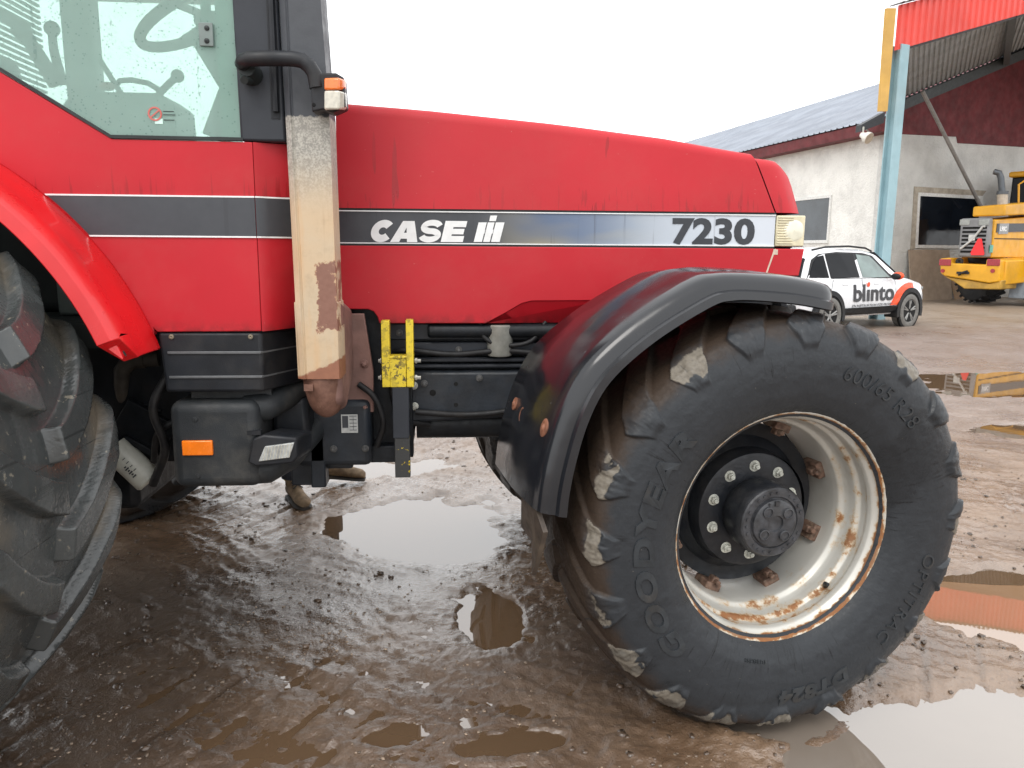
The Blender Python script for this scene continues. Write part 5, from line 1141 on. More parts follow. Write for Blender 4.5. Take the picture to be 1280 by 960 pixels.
# roof sheet from the fascia back to the gable
mb = MB(); secs = []
for s in np.arange(0, WC-.01, .16):
    for ds, o in ((0, 0), (.06, 0), (.08, .035), (.13, .035)):
        a = canpt(s+ds, fz(s+ds)+.16+o, -.02); sg = .25+(s+ds)*(WG-.5)/WC; b = gabpt(sg, roofz(sg)+.14+o, .03); secs.append([tuple(a), tuple(b)])
mb.loft(secs, closed=False, cap=False); obj('canopy_roof', mb, SHEET, CN, smooth=0)
def beamL(pts, r0, r1, nm, mat, parent):
    m = MB()
    for a, b in zip(pts[:-1], pts[1:]):
        a, b = Vector(a), Vector(b); d = (b-a).normalized(); u = Vector((0, 0, 1)); sde = d.cross(u).normalized()*r0; v = u*r1
        m.hull2([a-sde-v, a+sde-v, a+sde+v, a-sde+v], [b-sde-v, b+sde-v, b+sde+v, b-sde+v])
    return obj(nm, m, mat, parent, smooth=0)
beamL([gabpt(.3, roofz(.3)-.0, .14), gabpt(11, roofz(11)-.0, .14)], .10, .15, 'rear_beam', simple('beam_dark_green', (.07, .08, .085), .6), CN)
beamL([canpt(.15, fz(.15)+.04, -.12), canpt(WC/2, fz(WC/2)+.04, -.12)], .07, .09, 'front_beam', bpy.data.materials['beam_dark_green'], CN)
for s in (3.6, 6.6): beamL([canpt(s, fz(s)+.06, -.1), gabpt(.25+s*(WG-.5)/WC, roofz(.25+s*(WG-.5)/WC)+.0, .2)], .08, .12, 'purlin', bpy.data.materials['beam_dark_green'], CN)
def hpost(s, nm):
    m = MB(); w_, d_ = .118, .12
    for o0, o1, s0, s1 in ((-d_, -d_+.03, -w_, w_), (d_-.03, d_, -w_, w_), (-d_+.03, d_-.03, -.018, .018)):
        m.hull2([canpt(s+s0, GZ, o0), canpt(s+s1, GZ, o0), canpt(s+s1, GZ, o1), canpt(s+s0, GZ, o1)], [canpt(s+s0, fz(max(.2, s))+.02, o0), canpt(s+s1, fz(max(.2, s))+.02, o0), canpt(s+s1, fz(max(.2, s))+.02, o1), canpt(s+s0, fz(max(.2, s))+.02, o1)])
    return obj(nm, m, BLUE, CN, smooth=0)
hpost(.06, 'post'); hpost(WC-.2, 'post')
a, b = atPl(1113.5, 10, KC+N2*.05, N2), atPl(1104, 139, KC+N2*.05, N2); mb = MB(); wv_ = RH*.075
mb.hull2([a-wv_, a+wv_*1.5, b+wv_*1.2, b-wv_], [q-N2*.06 for q in (a-wv_, a+wv_*1.5, b+wv_*1.2, b-wv_)]); obj('end_board', mb, OCHRE, CN, smooth=0)
br0 = atPl(1153, 114, C0+N2*.9, N2); br1 = atPl(1226, 258, C0+N2*.35, N2); mb = MB(); mb.tube([br0, br1], .055, 8); obj('wall_brace', mb, simple('brace_grey', (.24, .23, .22), .5), CN)
# boards leaning on the gable, odds and ends on the ground
b0, b1 = s_gab(1133.5, 312), s_gab(1178, 371); m = MB(); m.hull2([gabpt(b0[0], GZ, .35), gabpt(b1[0], GZ, .35), gabpt(b1[0], b0[1], .08), gabpt(b0[0], b0[1], .08)], [gabpt(b0[0], GZ, .31), gabpt(b1[0], GZ, .31), gabpt(b1[0], b0[1], .04), gabpt(b0[0], b0[1], .04)])
tag(obj('plywood_sheet', m, simple('chipboard', (.34, .265, .20), .8, var=.12, sc=5), None, smooth=0), 'tall brown plywood sheet leaning under the dark workshop window', 'board')
b2 = s_gab(1197, 344); m = MB(); m.hull2([gabpt(b1[0]+.03, GZ, .45), gabpt(b2[0], GZ, .45), gabpt(b2[0], b2[1], .16), gabpt(b1[0]+.03, b2[1], .16)], [gabpt(b1[0]+.03, GZ, .41), gabpt(b2[0], GZ, .41), gabpt(b2[0], b2[1], .12), gabpt(b1[0]+.03, b2[1], .12)])
tag(obj('plywood_sheet', m, simple('wet_chipboard', (.29, .19, .115), .75, var=.15, sc=5), None, smooth=0), 'short darker brown board beside the tall plywood sheet, near the yellow loader', 'board')
p = atZ(1181, 372, GZ); m = MB(); m.lathe([(.001, .0), (.24, .0), (.30, .09), (.30, .16), (.27, .20), (.12, .27), (.001, .29)], c=(p[0], p[1], GZ+.03), axis='z', n=24)
tb = obj('red_tub', m, simple('red_plastic_tub', (.55, .02, .035), .35, var=.1), None); tag(tb, 'upturned red plastic tub on the ground in front of the plywood', 'tub')
m = MB(); m.tube([(p[0]-.1, p[1]-.05, GZ+.32), (p[0], p[1]-.05, GZ+.36), (p[0]+.1, p[1]-.05, GZ+.32)], .018, 6); obj('handle', m, BLACK, tb)
p = atZ(1160, 373, GZ); m = MB(); m.tube([(p[0]-.25, p[1], GZ+.10), (p[0]+.05, p[1], GZ+.14), (p[0]+.22, p[1]+.1, GZ+.12)], [.05, .09, .04], 10); m.tube([(p[0]+.0, p[1]+.1, GZ+.06), (p[0]+.5, p[1]-.1, GZ+.05)], .04, 8); m.obox((p[0]-.1, p[1]+.1, GZ+.05), (.25, .12, .04), Matrix.Rotation(.4, 3, 'Z'))
tag(obj('scrap_metal', m, simple('scrap_aluminium', (.32, .31, .29), .4, .5, var=.4, sc=8, dirt=.4), None), 'bent silvery scrap pipe lying by the foot of the plywood sheet', 'scrap metal')
p = atZ(1197, 371, GZ); m = MB(); random.seed(4)
secs = []
for k in range(7):
    t = k/6; rr = .20*sin(pi*(.12+.8*t))+.02; secs.append([(p[0]+rr*(1+.35*sin(3*j+k*1.7))*cos(2*pi*j/10), p[1]+rr*(1+.3*cos(2*j+k))*sin(2*pi*j/10), GZ+.02+t*.5) for j in range(10)])
m.loft(secs); tag(obj('plastic_sack', m, simple('crumpled_white_film', (.55, .56, .55), .35, var=.3, sc=9, bump=.6, bsc=20), None, smooth=25), 'crumpled pale plastic sack between the boards and the yellow loader', 'sack')

# ---- car
CARM = simple('car_white', (.70, .71, .73), .22, var=.03, sc=2, coat=.6, dirt=.06, dirtc=(.5, .46, .4))
CGL = simple('car_dark_glass', (.004, .005, .007), .05, var=.2, sc=2, spec=.12); CGL2 = simple('car_glass_lit_through', (.13, .18, .17), .06, var=.35, sc=1.4, spec=.7)  # second glass: pale base stands in for light seen through the window
CBL = simple('car_black_trim', (.010, .011, .013), .5, var=.2, sc=8, dirt=.3, dirtc=(.06, .05, .04), spec=.3); CORG = simple('car_orange', (.83, .075, .012), .35, var=.04)
cp = atZ(1133, 409, GZ); CRZ = radians(29.5); WBH = 1.30
f_ = np.array([cos(CRZ), sin(CRZ), 0]); rs = np.array([sin(CRZ), -cos(CRZ), 0])
cc = cp-f_*WBH-rs*.86; cc[2] = GZ-.01
CAR = root('parked_car', tuple(cc), 'white compact SUV with dark lettering and orange front arch parked by the workshop', 'car', world=False, rz=CRZ)
def ct(x): return float(np.interp(x, [-2.08, -2.06, -2.0, -1.72, -1.5, -.9, -.1, .35, .98, 1.25, 1.75, 2.0, 2.1, 2.14], [.62, .90, .98, 1.40, 1.49, 1.545, 1.535, 1.47, 1.04, .985, .90, .82, .72, .60]))
def cbelt(x): return float(np.interp(x, [-2.08, -2.0, .98, 1.3, 1.8, 2.05, 2.14], [.60, .93, .955, .93, .83, .74, .58]))
def cw(x): return float(np.interp(x, [-2.08, -2.02, -1.8, -1.3, 0, 1.3, 1.8, 2.0, 2.14], [.66, .76, .84, .88, .885, .885, .84, .76, .60]))
def cb(x): return float(np.interp(x, [-2.08, -1.95, -1.7, 1.6, 1.95, 2.14], [.42, .36, .30, .28, .30, .40]))
secs = []
for x in list(np.linspace(-2.08, 2.14, 44)):
    W_, zt_, zl, zb = cw(x), max(ct(x), cbelt(x)+.012), cbelt(x), cb(x); g_ = np.clip((zt_-zl)/.5, 0, 1); ty = W_*.93-.20*g_
    h = [(0, zb), (W_*.85, zb), (W_*.965, zb+.10), (W_*1.0, zb+.27), (W_*.985, zl-.12), (W_*.955, zl), (ty+.02, zt_-.05*min(1, (zt_-zl)/.1)), (ty-.07, zt_-.008), (ty*.5, zt_+.008), (0, zt_+.012)]
    secs.append([(x, -y, z) for y, z in h]+[(x, y, z) for y, z in reversed(h[1:-1])])
mb = MB(); mb.loft(secs); body = obj('body', mb, CARM, CAR, smooth=28)
def ysd(x, z): 
    zl = cbelt(x); zt_ = ct(x); t = np.clip((z-zl)/max(.05, zt_-.05-zl), 0, 1); g_ = np.clip((zt_-zl)/.5, 0, 1); W_ = cw(x); return (W_*.955)*(1-t)+(W_*.93-.20*g_+.02)*t
def cpanel(poly, off, mat, nm, parent, side=-1, th=.012):
    m = MB()
    P2 = []
    n = len(poly)
    for i in range(n):
        a, b = poly[i], poly[(i+1) % n]
        for k in range(4): t = k/4; P2.append((a[0]+(b[0]-a[0])*t, a[1]+(b[1]-a[1])*t))
    yf_ = lambda x, z: ysd(x, z) if z >= cbelt(x)-.005 else float(np.interp(z, [cb(x), cb(x)+.1, cb(x)+.27, cbelt(x)-.12, cbelt(x)], [cw(x)*.85, cw(x)*.965, cw(x), cw(x)*.985, cw(x)*.955]))
    m.hull2([(x, side*(yf_(x, z)+off), z) for x, z in P2], [(x, side*(yf_(x, z)+off-th), z) for x, z in P2]); return obj(nm, m, mat, parent, smooth=0)
for sd_ in (-1, 1):
    gh_ = cpanel([(-1.86, 1.0), (.80, .985), (.62, 1.08), (.22, 1.405), (-.1, 1.455), (-.9, 1.47), (-1.42, 1.43), (-1.62, 1.33)], .004, CBL, 'window_surround', CAR, sd_)
    cpanel([(-1.80, 1.02), (-1.30, 1.015), (-1.30, 1.41), (-1.44, 1.39), (-1.60, 1.29)], .009, CGL, 'window', CAR, sd_)
    cpanel([(-1.25, 1.015), (-.38, 1.01), (-.42, 1.435), (-.95, 1.44), (-1.25, 1.42)], .009, CGL, 'window', CAR, sd_)
    cpanel([(-.28, 1.01), (.62, 1.0), (.22, 1.33), (.10, 1.40), (-.32, 1.43)], .009, CGL2 if sd_ < 0 else CGL, 'window', CAR, sd_)
    m = MB(); m.tube([(-1.55, sd_*.60, 1.50), (-1.2, sd_*.625, 1.555), (-.5, sd_*.63, 1.575), (.05, sd_*.62, 1.545), (.28, sd_*.60, 1.49)], .018, 8); obj('roof_rail', m, CBL, CAR)
    m = MB(); m.sphere((.62, sd_*.98, 1.03), (.075, .115, .075), 16, 10); mr = obj('wing_mirror', m, CORG, CAR); m = MB(); m.hull2([(.60, sd_*.90, .96), (.70, sd_*.90, .96), (.68, sd_*1.0, .99), (.60, sd_*1.0, .99)], [(.60, sd_*.90, .99), (.70, sd_*.90, .99), (.68, sd_*1.0, 1.03), (.60, sd_*1.0, 1.03)]); m.sphere((.575, sd_*.97, 1.02), (.05, .10, .062), 14, 8); obj('mirror_housing', m, CBL, mr)
    cpanel([(-.92, .32), (.92, .32), (.95, .46), (-.95, .46)], .03, CBL, 'sill_cladding', CAR, sd_, .05)
    for x in (-.86, .12): cpanel([(x-.09, .885), (x+.09, .885), (x+.09, .905), (x-.09, .905)], .022, CARM, 'door_handle', CAR, sd_, .02)
    m = MB()
    for q_ in ([(-.335, .47), (-.33, .985)], [(.80, .55), (.75, .975)], [(-1.28, .80), (-1.20, .98)], [(-1.02, .47), (-1.28, .80)]):
        (x0, z0), (x1, z1) = q_; m.tube([(x0+(x1-x0)*t, sd_*(float(np.interp(z0+(z1-z0)*t, [cb(0)+.1, cb(0)+.27, cbelt(0)-.12, cbelt(0)], [cw(x0)*.965, cw(x0), cw(x0)*.985, cw(x0)*.955]))), z0+(z1-z0)*t) for t in np.linspace(0, 1, 5)], .0045, 5)
    obj('door_seam', m, CBL, CAR, smooth=0)
    for x in (-WBH, WBH):
        m = MB(); A = [(x+r*cos(a), sd_*(cw(x)-.03+(.045 if r > .36 else .03)), .335+r*sin(a)) for a in np.linspace(-.25, pi+.25, 20) for r in (.37, .455)]
        n = 20; ins, out = A[0::2], A[1::2]
        m.hull2(ins+out[::-1], [(p[0], sd_*(cw(x)-.25), p[2]) for p in ins+out[::-1]]); obj('arch_cladding', m, CBL, CAR, smooth=30)
        m = MB(); m.lathe([(.001, 0), (.372, 0), (.372, .05), (.001, .05)], c=(x, sd_*(cw(x)+.003)-(0 if sd_ < 0 else .05), .335), n=28); obj('wheel_well', m, bpy.data.materials['hole_black'], CAR)
    if sd_ < 0:
        pts = [(WBH+.46*cos(a), .335+.46*sin(a)) for a in np.linspace(radians(78), radians(196), 10)]; pts2 = [(WBH-.02+.62*cos(a)*1.08, .335+.56*sin(a)) for a in np.linspace(radians(196), radians(82), 10)]
        pts = [(x, max(z, .47)) for x, z in pts]; pts2 = [(x, max(z, .47)) for x, z in pts2]
        cpanel(pts+pts2, .014, CORG, 'orange_arch_decal', CAR, sd_)
def car_text(txt, x0, x1, z0, z1, off, mat, nm, space=1.0, bold=0.0):
    m = MB(); m.text(txt, 1.0, (0, 0, 0), (1, 0, 0), (0, 0, 1), (0, -1, 0), ext=.004, off=bold, space=space, align='LEFT'); v = np.array(m.v); a, b = v.min(0), v.max(0)
    vs = []
    for p in m.v:
        x = x0+(p[0]-a[0])/(b[0]-a[0])*(x1-x0); z = z0+(p[2]-a[2])/(b[2]-a[2])*(z1-z0); y = float(np.interp(z, [cb(x)+.1, cb(x)+.27, cbelt(x)-.12, cbelt(x)], [cw(x)*.965, cw(x), cw(x)*.985, cw(x)*.955])); vs.append((x, -(y+off+(.002 if p[1] < 0 else 0)), z))
    m.v = vs; return obj(nm, m, mat, CAR, smooth=0, recalc=False)
car_text('bl\u0131nto', -.62, .70, .565, .885, .013, simple('car_letter_black', (.016, .016, .020), .4), 'lettering', 1.02, .026)
car_text('EN N\u00c4TAUKTION F\u00d6R PROFFS', -.62, .70, .472, .528, .010, simple('car_letter_grey', (.10, .10, .11), .5), 'lettering', 1.0, .004)
m = MB(); m.lathe([(.045, 0), (.045, -.005), (.001, -.005)], c=(-.165, -(cw(0)*.985+.010), .880), n=20); obj('orange_dot', m, CORG, CAR)
TYD = simple('dusty_car_tyre', (.14, .135, .125), .75, var=.2, sc=18); ALLOY = simple('dusty_alloy', (.30, .30, .29), .45, .5, var=.25, sc=20, dirt=.3)
first = None
for x in (WBH, -WBH):
    for sd_ in (-1, 1):
        wr = part_root('wheel', CAR, (x, sd_*.80, .335))
        if first is None:
            m = MB(); m.lathe([(.215, -.085), (.235, -.105), (.29, -.112), (.325, -.095), (.336, -.06), (.336, .06), (.325, .095), (.29, .11), (.215, .10)], n=40); t_ = obj('tyre', m, TYD, wr)
            m = MB(); m.lathe([(.218, -.088), (.205, -.092), (.196, -.075), (.19, .05), (.06, .03), (.001, .03)], n=40); t2 = obj('rim', m, CBL, wr)
            m = MB()
            for k in range(5):
                for d_ in (-.13, .13):
                    a = 2*pi*k/5+.3; p0_ = Vector((.045*cos(a), -.075, .045*sin(a))); p1_ = Vector((.205*cos(a+d_), -.088, .205*sin(a+d_))); m.tube([p0_, p1_], [.020, .015], 6)
            m.lathe([(.001, -.085), (.05, -.083), (.06, -.07), (.06, .02)], n=20); t3 = obj('wheel_spokes', m, ALLOY, t2); first = (t_, t2, t3)
            if sd_ > 0: wr.rotation_euler[2] = pi
        else:
            c = first[0].copy(); COL.objects.link(c); c.parent = wr; c = first[1].copy(); COL.objects.link(c); c.parent = wr; c3 = first[2].copy(); COL.objects.link(c3); c3.parent = c
            if sd_ > 0: wr.rotation_euler[2] = pi
LAMPR = simple('tail_lamp_red', (.30, .012, .022), .15, var=.2, sc=30, coat=.6)
for sd_ in (-1, 1):
    m = MB(); m.hull2([(-2.085, sd_*.55, .80), (-2.0, sd_*.80, .80), (-1.78, sd_*.868, .86), (-1.80, sd_*.862, .915), (-2.0, sd_*.80, .92), (-2.085, sd_*.55, .92)], [(-1.9, sd_*.5, .80), (-1.9, sd_*.74, .80), (-1.8, sd_*.80, .86), (-1.8, sd_*.80, .915), (-1.9, sd_*.74, .92), (-1.9, sd_*.5, .92)]); obj('tail_lamp', m, LAMPR, CAR, bevel=.006)
    m = MB(); m.hull2([(2.06, sd_*.42, .66), (2.0, sd_*.72, .68), (1.82, sd_*.835, .76), (1.82, sd_*.835, .80), (2.02, sd_*.70, .77), (2.07, sd_*.42, .72)], [(1.9, sd_*.42, .66), (1.9, sd_*.62, .68), (1.8, sd_*.78, .76), (1.8, sd_*.78, .80), (1.9, sd_*.62, .77), (1.9, sd_*.42, .72)]); obj('headlight', m, LAMPGL, CAR, bevel=.006)
m = MB(); m.hull2([(-1.76, -.60, 1.36), (-1.76, .60, 1.36), (-1.985, .70, 1.02), (-1.985, -.70, 1.02)], [(-1.72, -.60, 1.34), (-1.72, .60, 1.34), (-1.95, .70, 1.0), (-1.95, -.70, 1.0)]); obj('rear_window', m, CGL, CAR, smooth=0)
m = MB(); m.hull2([(.36, -.62, 1.475), (.36, .62, 1.475), (.97, .78, 1.055), (.97, -.78, 1.055)], [(.33, -.62, 1.44), (.33, .62, 1.44), (.94, .78, 1.02), (.94, -.78, 1.02)]); obj('windscreen', m, CGL, CAR, smooth=0)
m = MB(); m.box((-2.11, -.70, .33), (-1.9, .70, .55)); m.box((1.9, -.62, .30), (2.15, .62, .50)); obj('bumper_trim', m, CBL, CAR, bevel=.03)

# ---- wheel loader: local +x points out of its tail, y to the picture's right when seen from the tail
YEL = simple('loader_yellow', (.68, .335, .012), .42, var=.12, sc=2.2, dirt=.35, dirtc=(.36, .20, .06)); LGR = simple('loader_grey', (.20, .20, .205), .5, var=.12, sc=3, dirt=.3)
LDK = simple('loader_dark', (.018, .019, .021), .6, var=.3, sc=4, dirt=.4, dirtc=(.08, .065, .05), spec=.3)
lp = atZ(1222, 381, GZ)
tail = -np.array([sin(radians(58)), cos(radians(58)), 0])      # tail points at us and a little to the left
LRZ = atan2(tail[1], tail[0])
LD = root('wheel_loader', (lp[0], lp[1], GZ), 'yellow wheel loader seen from its grey grilled tail with a red triangle', 'wheel loader', world=False, rz=LRZ)
LDi = np.array([[cos(LRZ), sin(LRZ)], [-sin(LRZ), cos(LRZ)]])
def ll(x, y, lx):      # a pixel on the loader's local plane x = lx -> local (y, z)
    n_ = np.array([cos(LRZ), sin(LRZ), 0]); P0 = np.array([lp[0], lp[1], GZ])+n_*lx; p = atPl(x, y, P0, n_); q = LDi@(p[:2]-lp[:2]); return q[1], p[2]-GZ
def lpoly(pts, lx): return [ll(x, y, lx) for x, y in pts]
XR = .95
def ext(pts, x0, x1, mb=None):
    m = mb or MB(); q = lpoly(pts, x0); m.hull2([(x0, y, z) for y, z in q], [(x1, y, z) for y, z in q]); return m
obj('radiator_cowl', ext([(1201, 273), (1237, 272), (1234, 322), (1197, 321)], XR, XR-.25), LGR, LD, bevel=.05, seg=3)
m = MB()
q = ll(1204, 281, XR); q2 = ll(1230, 318, XR)
for k in range(7): z = q2[1]+(q[1]-q2[1])*(k+.4)/7.5; m.box((XR-.02, min(q[0], q2[0]), z), (XR+.008, max(q[0], q2[0]), z+.058))
gr = obj('grille', m, bpy.data.materials['hole_black'], LD, smooth=0)
m = MB(); a = ll(1201, 311, XR); b = ll(1232, 283, XR); m.tube([(XR+.03, a[0], a[1]), (XR+.03, (a[0]+b[0])/2, (a[1]+b[1])/2-.05), (XR+.03, b[0]-.1*(b[0]-a[0]), b[1]), (XR+.03, b[0], b[1])], .030, 8); c = ll(1215.5, 297, XR); m.box((XR+.02, c[0]-.08, c[1]-.08), (XR+.05, c[0]+.08, c[1]+.08)); obj('wiper_bar', m, simple('pale_bar', (.5, .5, .48), .5), LD)
q = lpoly([(1222.5, 298), (1226.5, 298), (1230, 317), (1229, 319), (1214, 319), (1213, 316)], XR+.06); m = MB(); m.hull2([(XR+.06, y, z) for y, z in q], [(XR+.03, y, z) for y, z in q]); obj('warning_triangle', m, simple('triangle_red', (.80, .02, .025), .35, var=.06), LD, smooth=0)
SMK = simple('lamp_smoke', (.30, .31, .29), .3)
for x_, y_ in ((1206, 278), (1230, 278)): c = ll(x_, y_, XR); m = MB(); m.box((XR-.01, c[0]-.13, c[1]-.08), (XR+.02, c[0]+.13, c[1]+.08)); obj('rear_lamp', m, SMK, LD, bevel=.02)
# hood sides behind the cowl
hw = abs(ll(1237, 300, XR)[0]); yl = ll(1199, 300, XR)[0]; yr = ll(1237, 300, XR)[0]; ylo, yhi = min(yl, yr), max(yl, yr)
sg = 1 if yr > yl else -1
zc = ll(1220, 272, XR)[1]; zb_ = ll(1220, 322, XR)[1]
m = MB(); m.hull2([(XR-.22, ylo+.02, zb_), (XR-.22, yhi+.01, zb_), (XR-.22, yhi+.01, zc-.06), (XR-.22, ylo+.02, zc-.06)], [(-2.3, ylo-.1, zb_), (-2.3, yhi+.12, zb_), (-2.3, yhi+.12, zc+.15), (-2.3, ylo-.1, zc+.15)]); hood_l = obj('engine_hood', m, YEL, LD, bevel=.03)
yside_ = yr
ys2 = yr+sg*.14
m = MB(); m.hull2([(XR-.3, yr+sg*.0, zc-.40), (-2.2, ys2, zc-.30), (-2.2, ys2, zc-.08), (XR-.3, yr+sg*.0, zc-.16)], [(XR-.3, yr+sg*.03, zc-.40), (-2.2, ys2+sg*.012, zc-.30), (-2.2, ys2+sg*.012, zc-.08), (XR-.3, yr+sg*.03, zc-.16)]); obj('side_decal', m, LETD, LD, smooth=0)
def sdp(lx): return yr+sg*(.035+(.125)*(XR-.3-lx)/(XR-.3+2.2)*.95)
lx0, lx1 = XR-.42, XR-.95
m = MB(); m.hull2([(lx0, sdp(lx0), zc-.44), (lx1, sdp(lx1), zc-.42), (lx1, sdp(lx1), zc-.14), (lx0, sdp(lx0), zc-.16)], [(lx0, sdp(lx0)-sg*.02, zc-.44), (lx1, sdp(lx1)-sg*.02, zc-.42), (lx1, sdp(lx1)-sg*.02, zc-.14), (lx0, sdp(lx0)-sg*.02, zc-.16)]); obj('type_plate', m, simple('plate_grey', (.28, .29, .30), .5), LD, smooth=0)
m = MB(); ud = Vector((lx1-lx0, sdp(lx1)-sdp(lx0), .0)).normalized(); m.text('L90C', .17, (lx0-.04, sdp(lx0-.04)+sg*.004, zc-.35), ud, (0, 0, 1), (0, sg, 0), ext=.002, off=.006, align='LEFT'); obj('lettering', m, LETW, LD, smooth=0, recalc=False)
m = MB(); m.hull2([(XR-.25, yr+sg*.012, zb_+.50), (-2.2, ys2+sg*.002, zb_+.52), (-2.2, ys2+sg*.002, zb_+.545), (XR-.25, yr+sg*.012, zb_+.525)], [(XR-.25, yr+sg*.018, zb_+.50), (-2.2, ys2+sg*.008, zb_+.52), (-2.2, ys2+sg*.008, zb_+.545), (XR-.25, yr+sg*.018, zb_+.525)]); obj('hood_seam', m, LDK, LD, smooth=0)
p_ = ll(1238.5, 311, XR-.1); m = MB(); m.box((XR-.24, yr+sg*.0-.0, p_[1]-.10), (XR-.06, yr+sg*.015, p_[1]+.10)) if sg > 0 else m.box((XR-.24, yr-.015, p_[1]-.10), (XR-.06, yr, p_[1]+.10)); obj('green_sticker', m, simple('sticker_teal', (.10, .36, .30), .5), LD, smooth=0)
# raised top bar
zt1 = ll(1222, 257, .55)[1]; yb0 = ll(1217, 262, .55)[0]; m = MB(); m.hull2([(.60, yb0, zc+.04), (.60, yr+sg*.16, zc+.04), (.60, yr+sg*.16, zt1), (.60, yb0, zt1-.03)], [(-2.2, yb0, zc+.19), (-2.2, yr+sg*.25, zc+.19), (-2.2, yr+sg*.25, zt1+.22), (-2.2, yb0, zt1+.2)]); obj('hood_top_cover', m, YEL, LD, bevel=.04, seg=3)
m = MB(); p0_ = ll(1253, 262, -.6); p1_ = ll(1253, 243, -.6); m.cyl((-.6, p0_[0], p0_[1]), (-.6, p1_[0], p1_[1]), .135, 16); st_ = obj('exhaust_muffler', m, simple('muffler_cream', (.45, .40, .33), .5), LD)
m = MB(); p2_ = ll(1251, 222, -.6); m.cyl((-.6, p1_[0], p1_[1]), (-.6, p1_[0], p1_[1]+.09), .15, 16); m.tube([(-.6, p1_[0], p1_[1]), (-.6, p2_[0], p2_[1]), (-.57, p2_[0]-sg*.05, p2_[1]+.13), (-.5, p2_[0]-sg*.16, p2_[1]+.17)], [.085, .085, .085, .08], 12); obj('exhaust_pipe', m, simple('stack_grey', (.10, .11, .12), .4, .5), st_)
m = MB(); e0_ = ll(1273, 262, -1.2); e1_ = ll(1275, 226, -1.2); m.tube([(-1.2, e0_[0], e0_[1]), (-1.2, e1_[0]-sg*.02, e1_[1]-.1), (-1.25, e1_[0]+sg*.1, e1_[1]), (-1.9, e1_[0]+sg*.3, e1_[1])], .028, 8); m.tube([(-1.9, e1_[0]+sg*.3, e1_[1]), (-1.9, e1_[0]+sg*.3, e0_[1])], .028, 8); obj('hand_rail', m, YEL, LD)
# cab further forward, out of frame
m = MB(); yc_ = (ylo+yhi)/2; m.box((-4.2, yc_-.75, zc-.2), (-2.9, yc_+.75, zc+1.35)); cabl = obj('loader_cab', m, CGL, LD, bevel=.05); m = MB(); m.box((-4.3, yc_-.82, zc+1.33), (-2.8, yc_+.82, zc+1.50)); obj('cab_roof', m, YEL, cabl, bevel=.05)
# counterweight bumper
XB = XR+.18
m = MB(); q = lpoly([(1175, 323), (1188, 322), (1189, 329), (1232, 331), (1233, 324), (1250, 325), (1249, 352), (1236, 354), (1180, 345), (1175, 341)], XB)
m.hull2([(XB, y, z) for y, z in q], [(XR-.9, y, z) for y, z in q]); cw_ = obj('counterweight', m, YEL, LD, bevel=.035, seg=3)
m = MB(); q = lpoly([(1180, 345.5), (1236, 354.5), (1252, 350), (1250, 362), (1205, 361), (1192, 352)], XB-.05); m.hull2([(XB-.05, y, z) for y, z in q], [(XR-.9, y, z) for y, z in q]); obj('counterweight_foot', m, simple('worn_yellow', (.42, .24, .035), .55, var=.3, sc=3, dirt=.5), cw_, bevel=.03)
m = MB(); y2, z2 = ll(1250, 340, XB); m.hull2([(XR-.1, yr, z2-.35), (XR-.1, y2+sg*.03, z2-.35), (XR-.1, y2+sg*.03, z2+.3), (XR-.1, yr, z2+.34)], [(-2.0, yr, z2-.2), (-2.0, y2+sg*.45, z2-.2), (-2.0, y2+sg*.45, z2+.38), (-2.0, yr, z2+.40)]); obj('rear_frame', m, YEL, LD, bevel=.03)
for x_ in (1181.5, 1242): 
    c = ll(x_, 328, XB); m = MB(); m.box((XB-.01, c[0]-.16, c[1]-.09), (XB+.02, c[0]+.16, c[1]+.09)); obj('tail_lamp', m, LAMPR, cw_, bevel=.01)
for x_ in (1178.5, 1241): 
    c = ll(x_, 338.5, XB); m = MB(); m.lathe([(.055, 0), (.055, .02), (.001, .02)], c=(XB, c[0], c[1]), axis='x', n=14); obj('side_reflector', m, LAMPR, cw_)
c = ll(1200, 327, XR); m = MB(); m.lathe([(.10, .0), (.10, .06), (.05, .07), (.001, .02)], c=(XR, c[0], c[1]), axis='x', n=16); obj('filler_cap', m, LDK, LD)
m = MB(); c = ll(1204, 341, XB); m.box((XB-.01, c[0]-.16, c[1]-.03), (XB+.04, c[0]+.16, c[1]+.03)); m.tube([(XB+.02, c[0]-.1, c[1]-.06), (XB+.10, c[0], c[1]+.0), (XB+.02, c[0]+.12, c[1]+.05)], .03, 8); obj('tow_hook', m, LDK, cw_)
# wheels and the grey mudguard at the picture's edge
def lwheel(lx, ly, R_=.72, w_=.30, turn=0):
    pr_ = part_root('wheel', LD, (lx, ly, R_)); m = MB(); m.lathe([(.34, -w_*.8), (.40, -w_), (.58, -w_*1.05), (.68, -w_*.9), (.71, -w_*.5), (.715, 0), (.71, w_*.5), (.68, w_*.9), (.58, w_*1.05), (.40, w_), (.34, w_*.8)], n=40)
    for k in range(22):
        for s_ in (-1, 1): a = 2*pi*(k+(.5 if s_ > 0 else 0))/22; M_ = Matrix.Rotation(-a, 3, 'Y') @ Matrix.Rotation(s_*.5, 3, 'X'); m.obox(Matrix.Rotation(-a, 3, 'Y') @ Vector((.715, s_*w_*.55, 0)), (.028, w_*.48, .035), M_)
    obj('tyre', m, LDK, pr_, bevel=.008); m = MB(); m.lathe([(.36, -w_*.82), (.33, -w_*.7), (.30, -.1), (.12, -.12), (.001, -.12)], n=28); m.lathe([(.36, w_*.82), (.33, w_*.7), (.30, .1), (.12, .12), (.001, .12)], n=28); obj('rim', m, YEL, pr_); return pr_
cy = ll(1226, 360, -.15)[0]; w1_ = lwheel(-.15, cy, .80); w1_.rotation_euler[2] = radians(62)
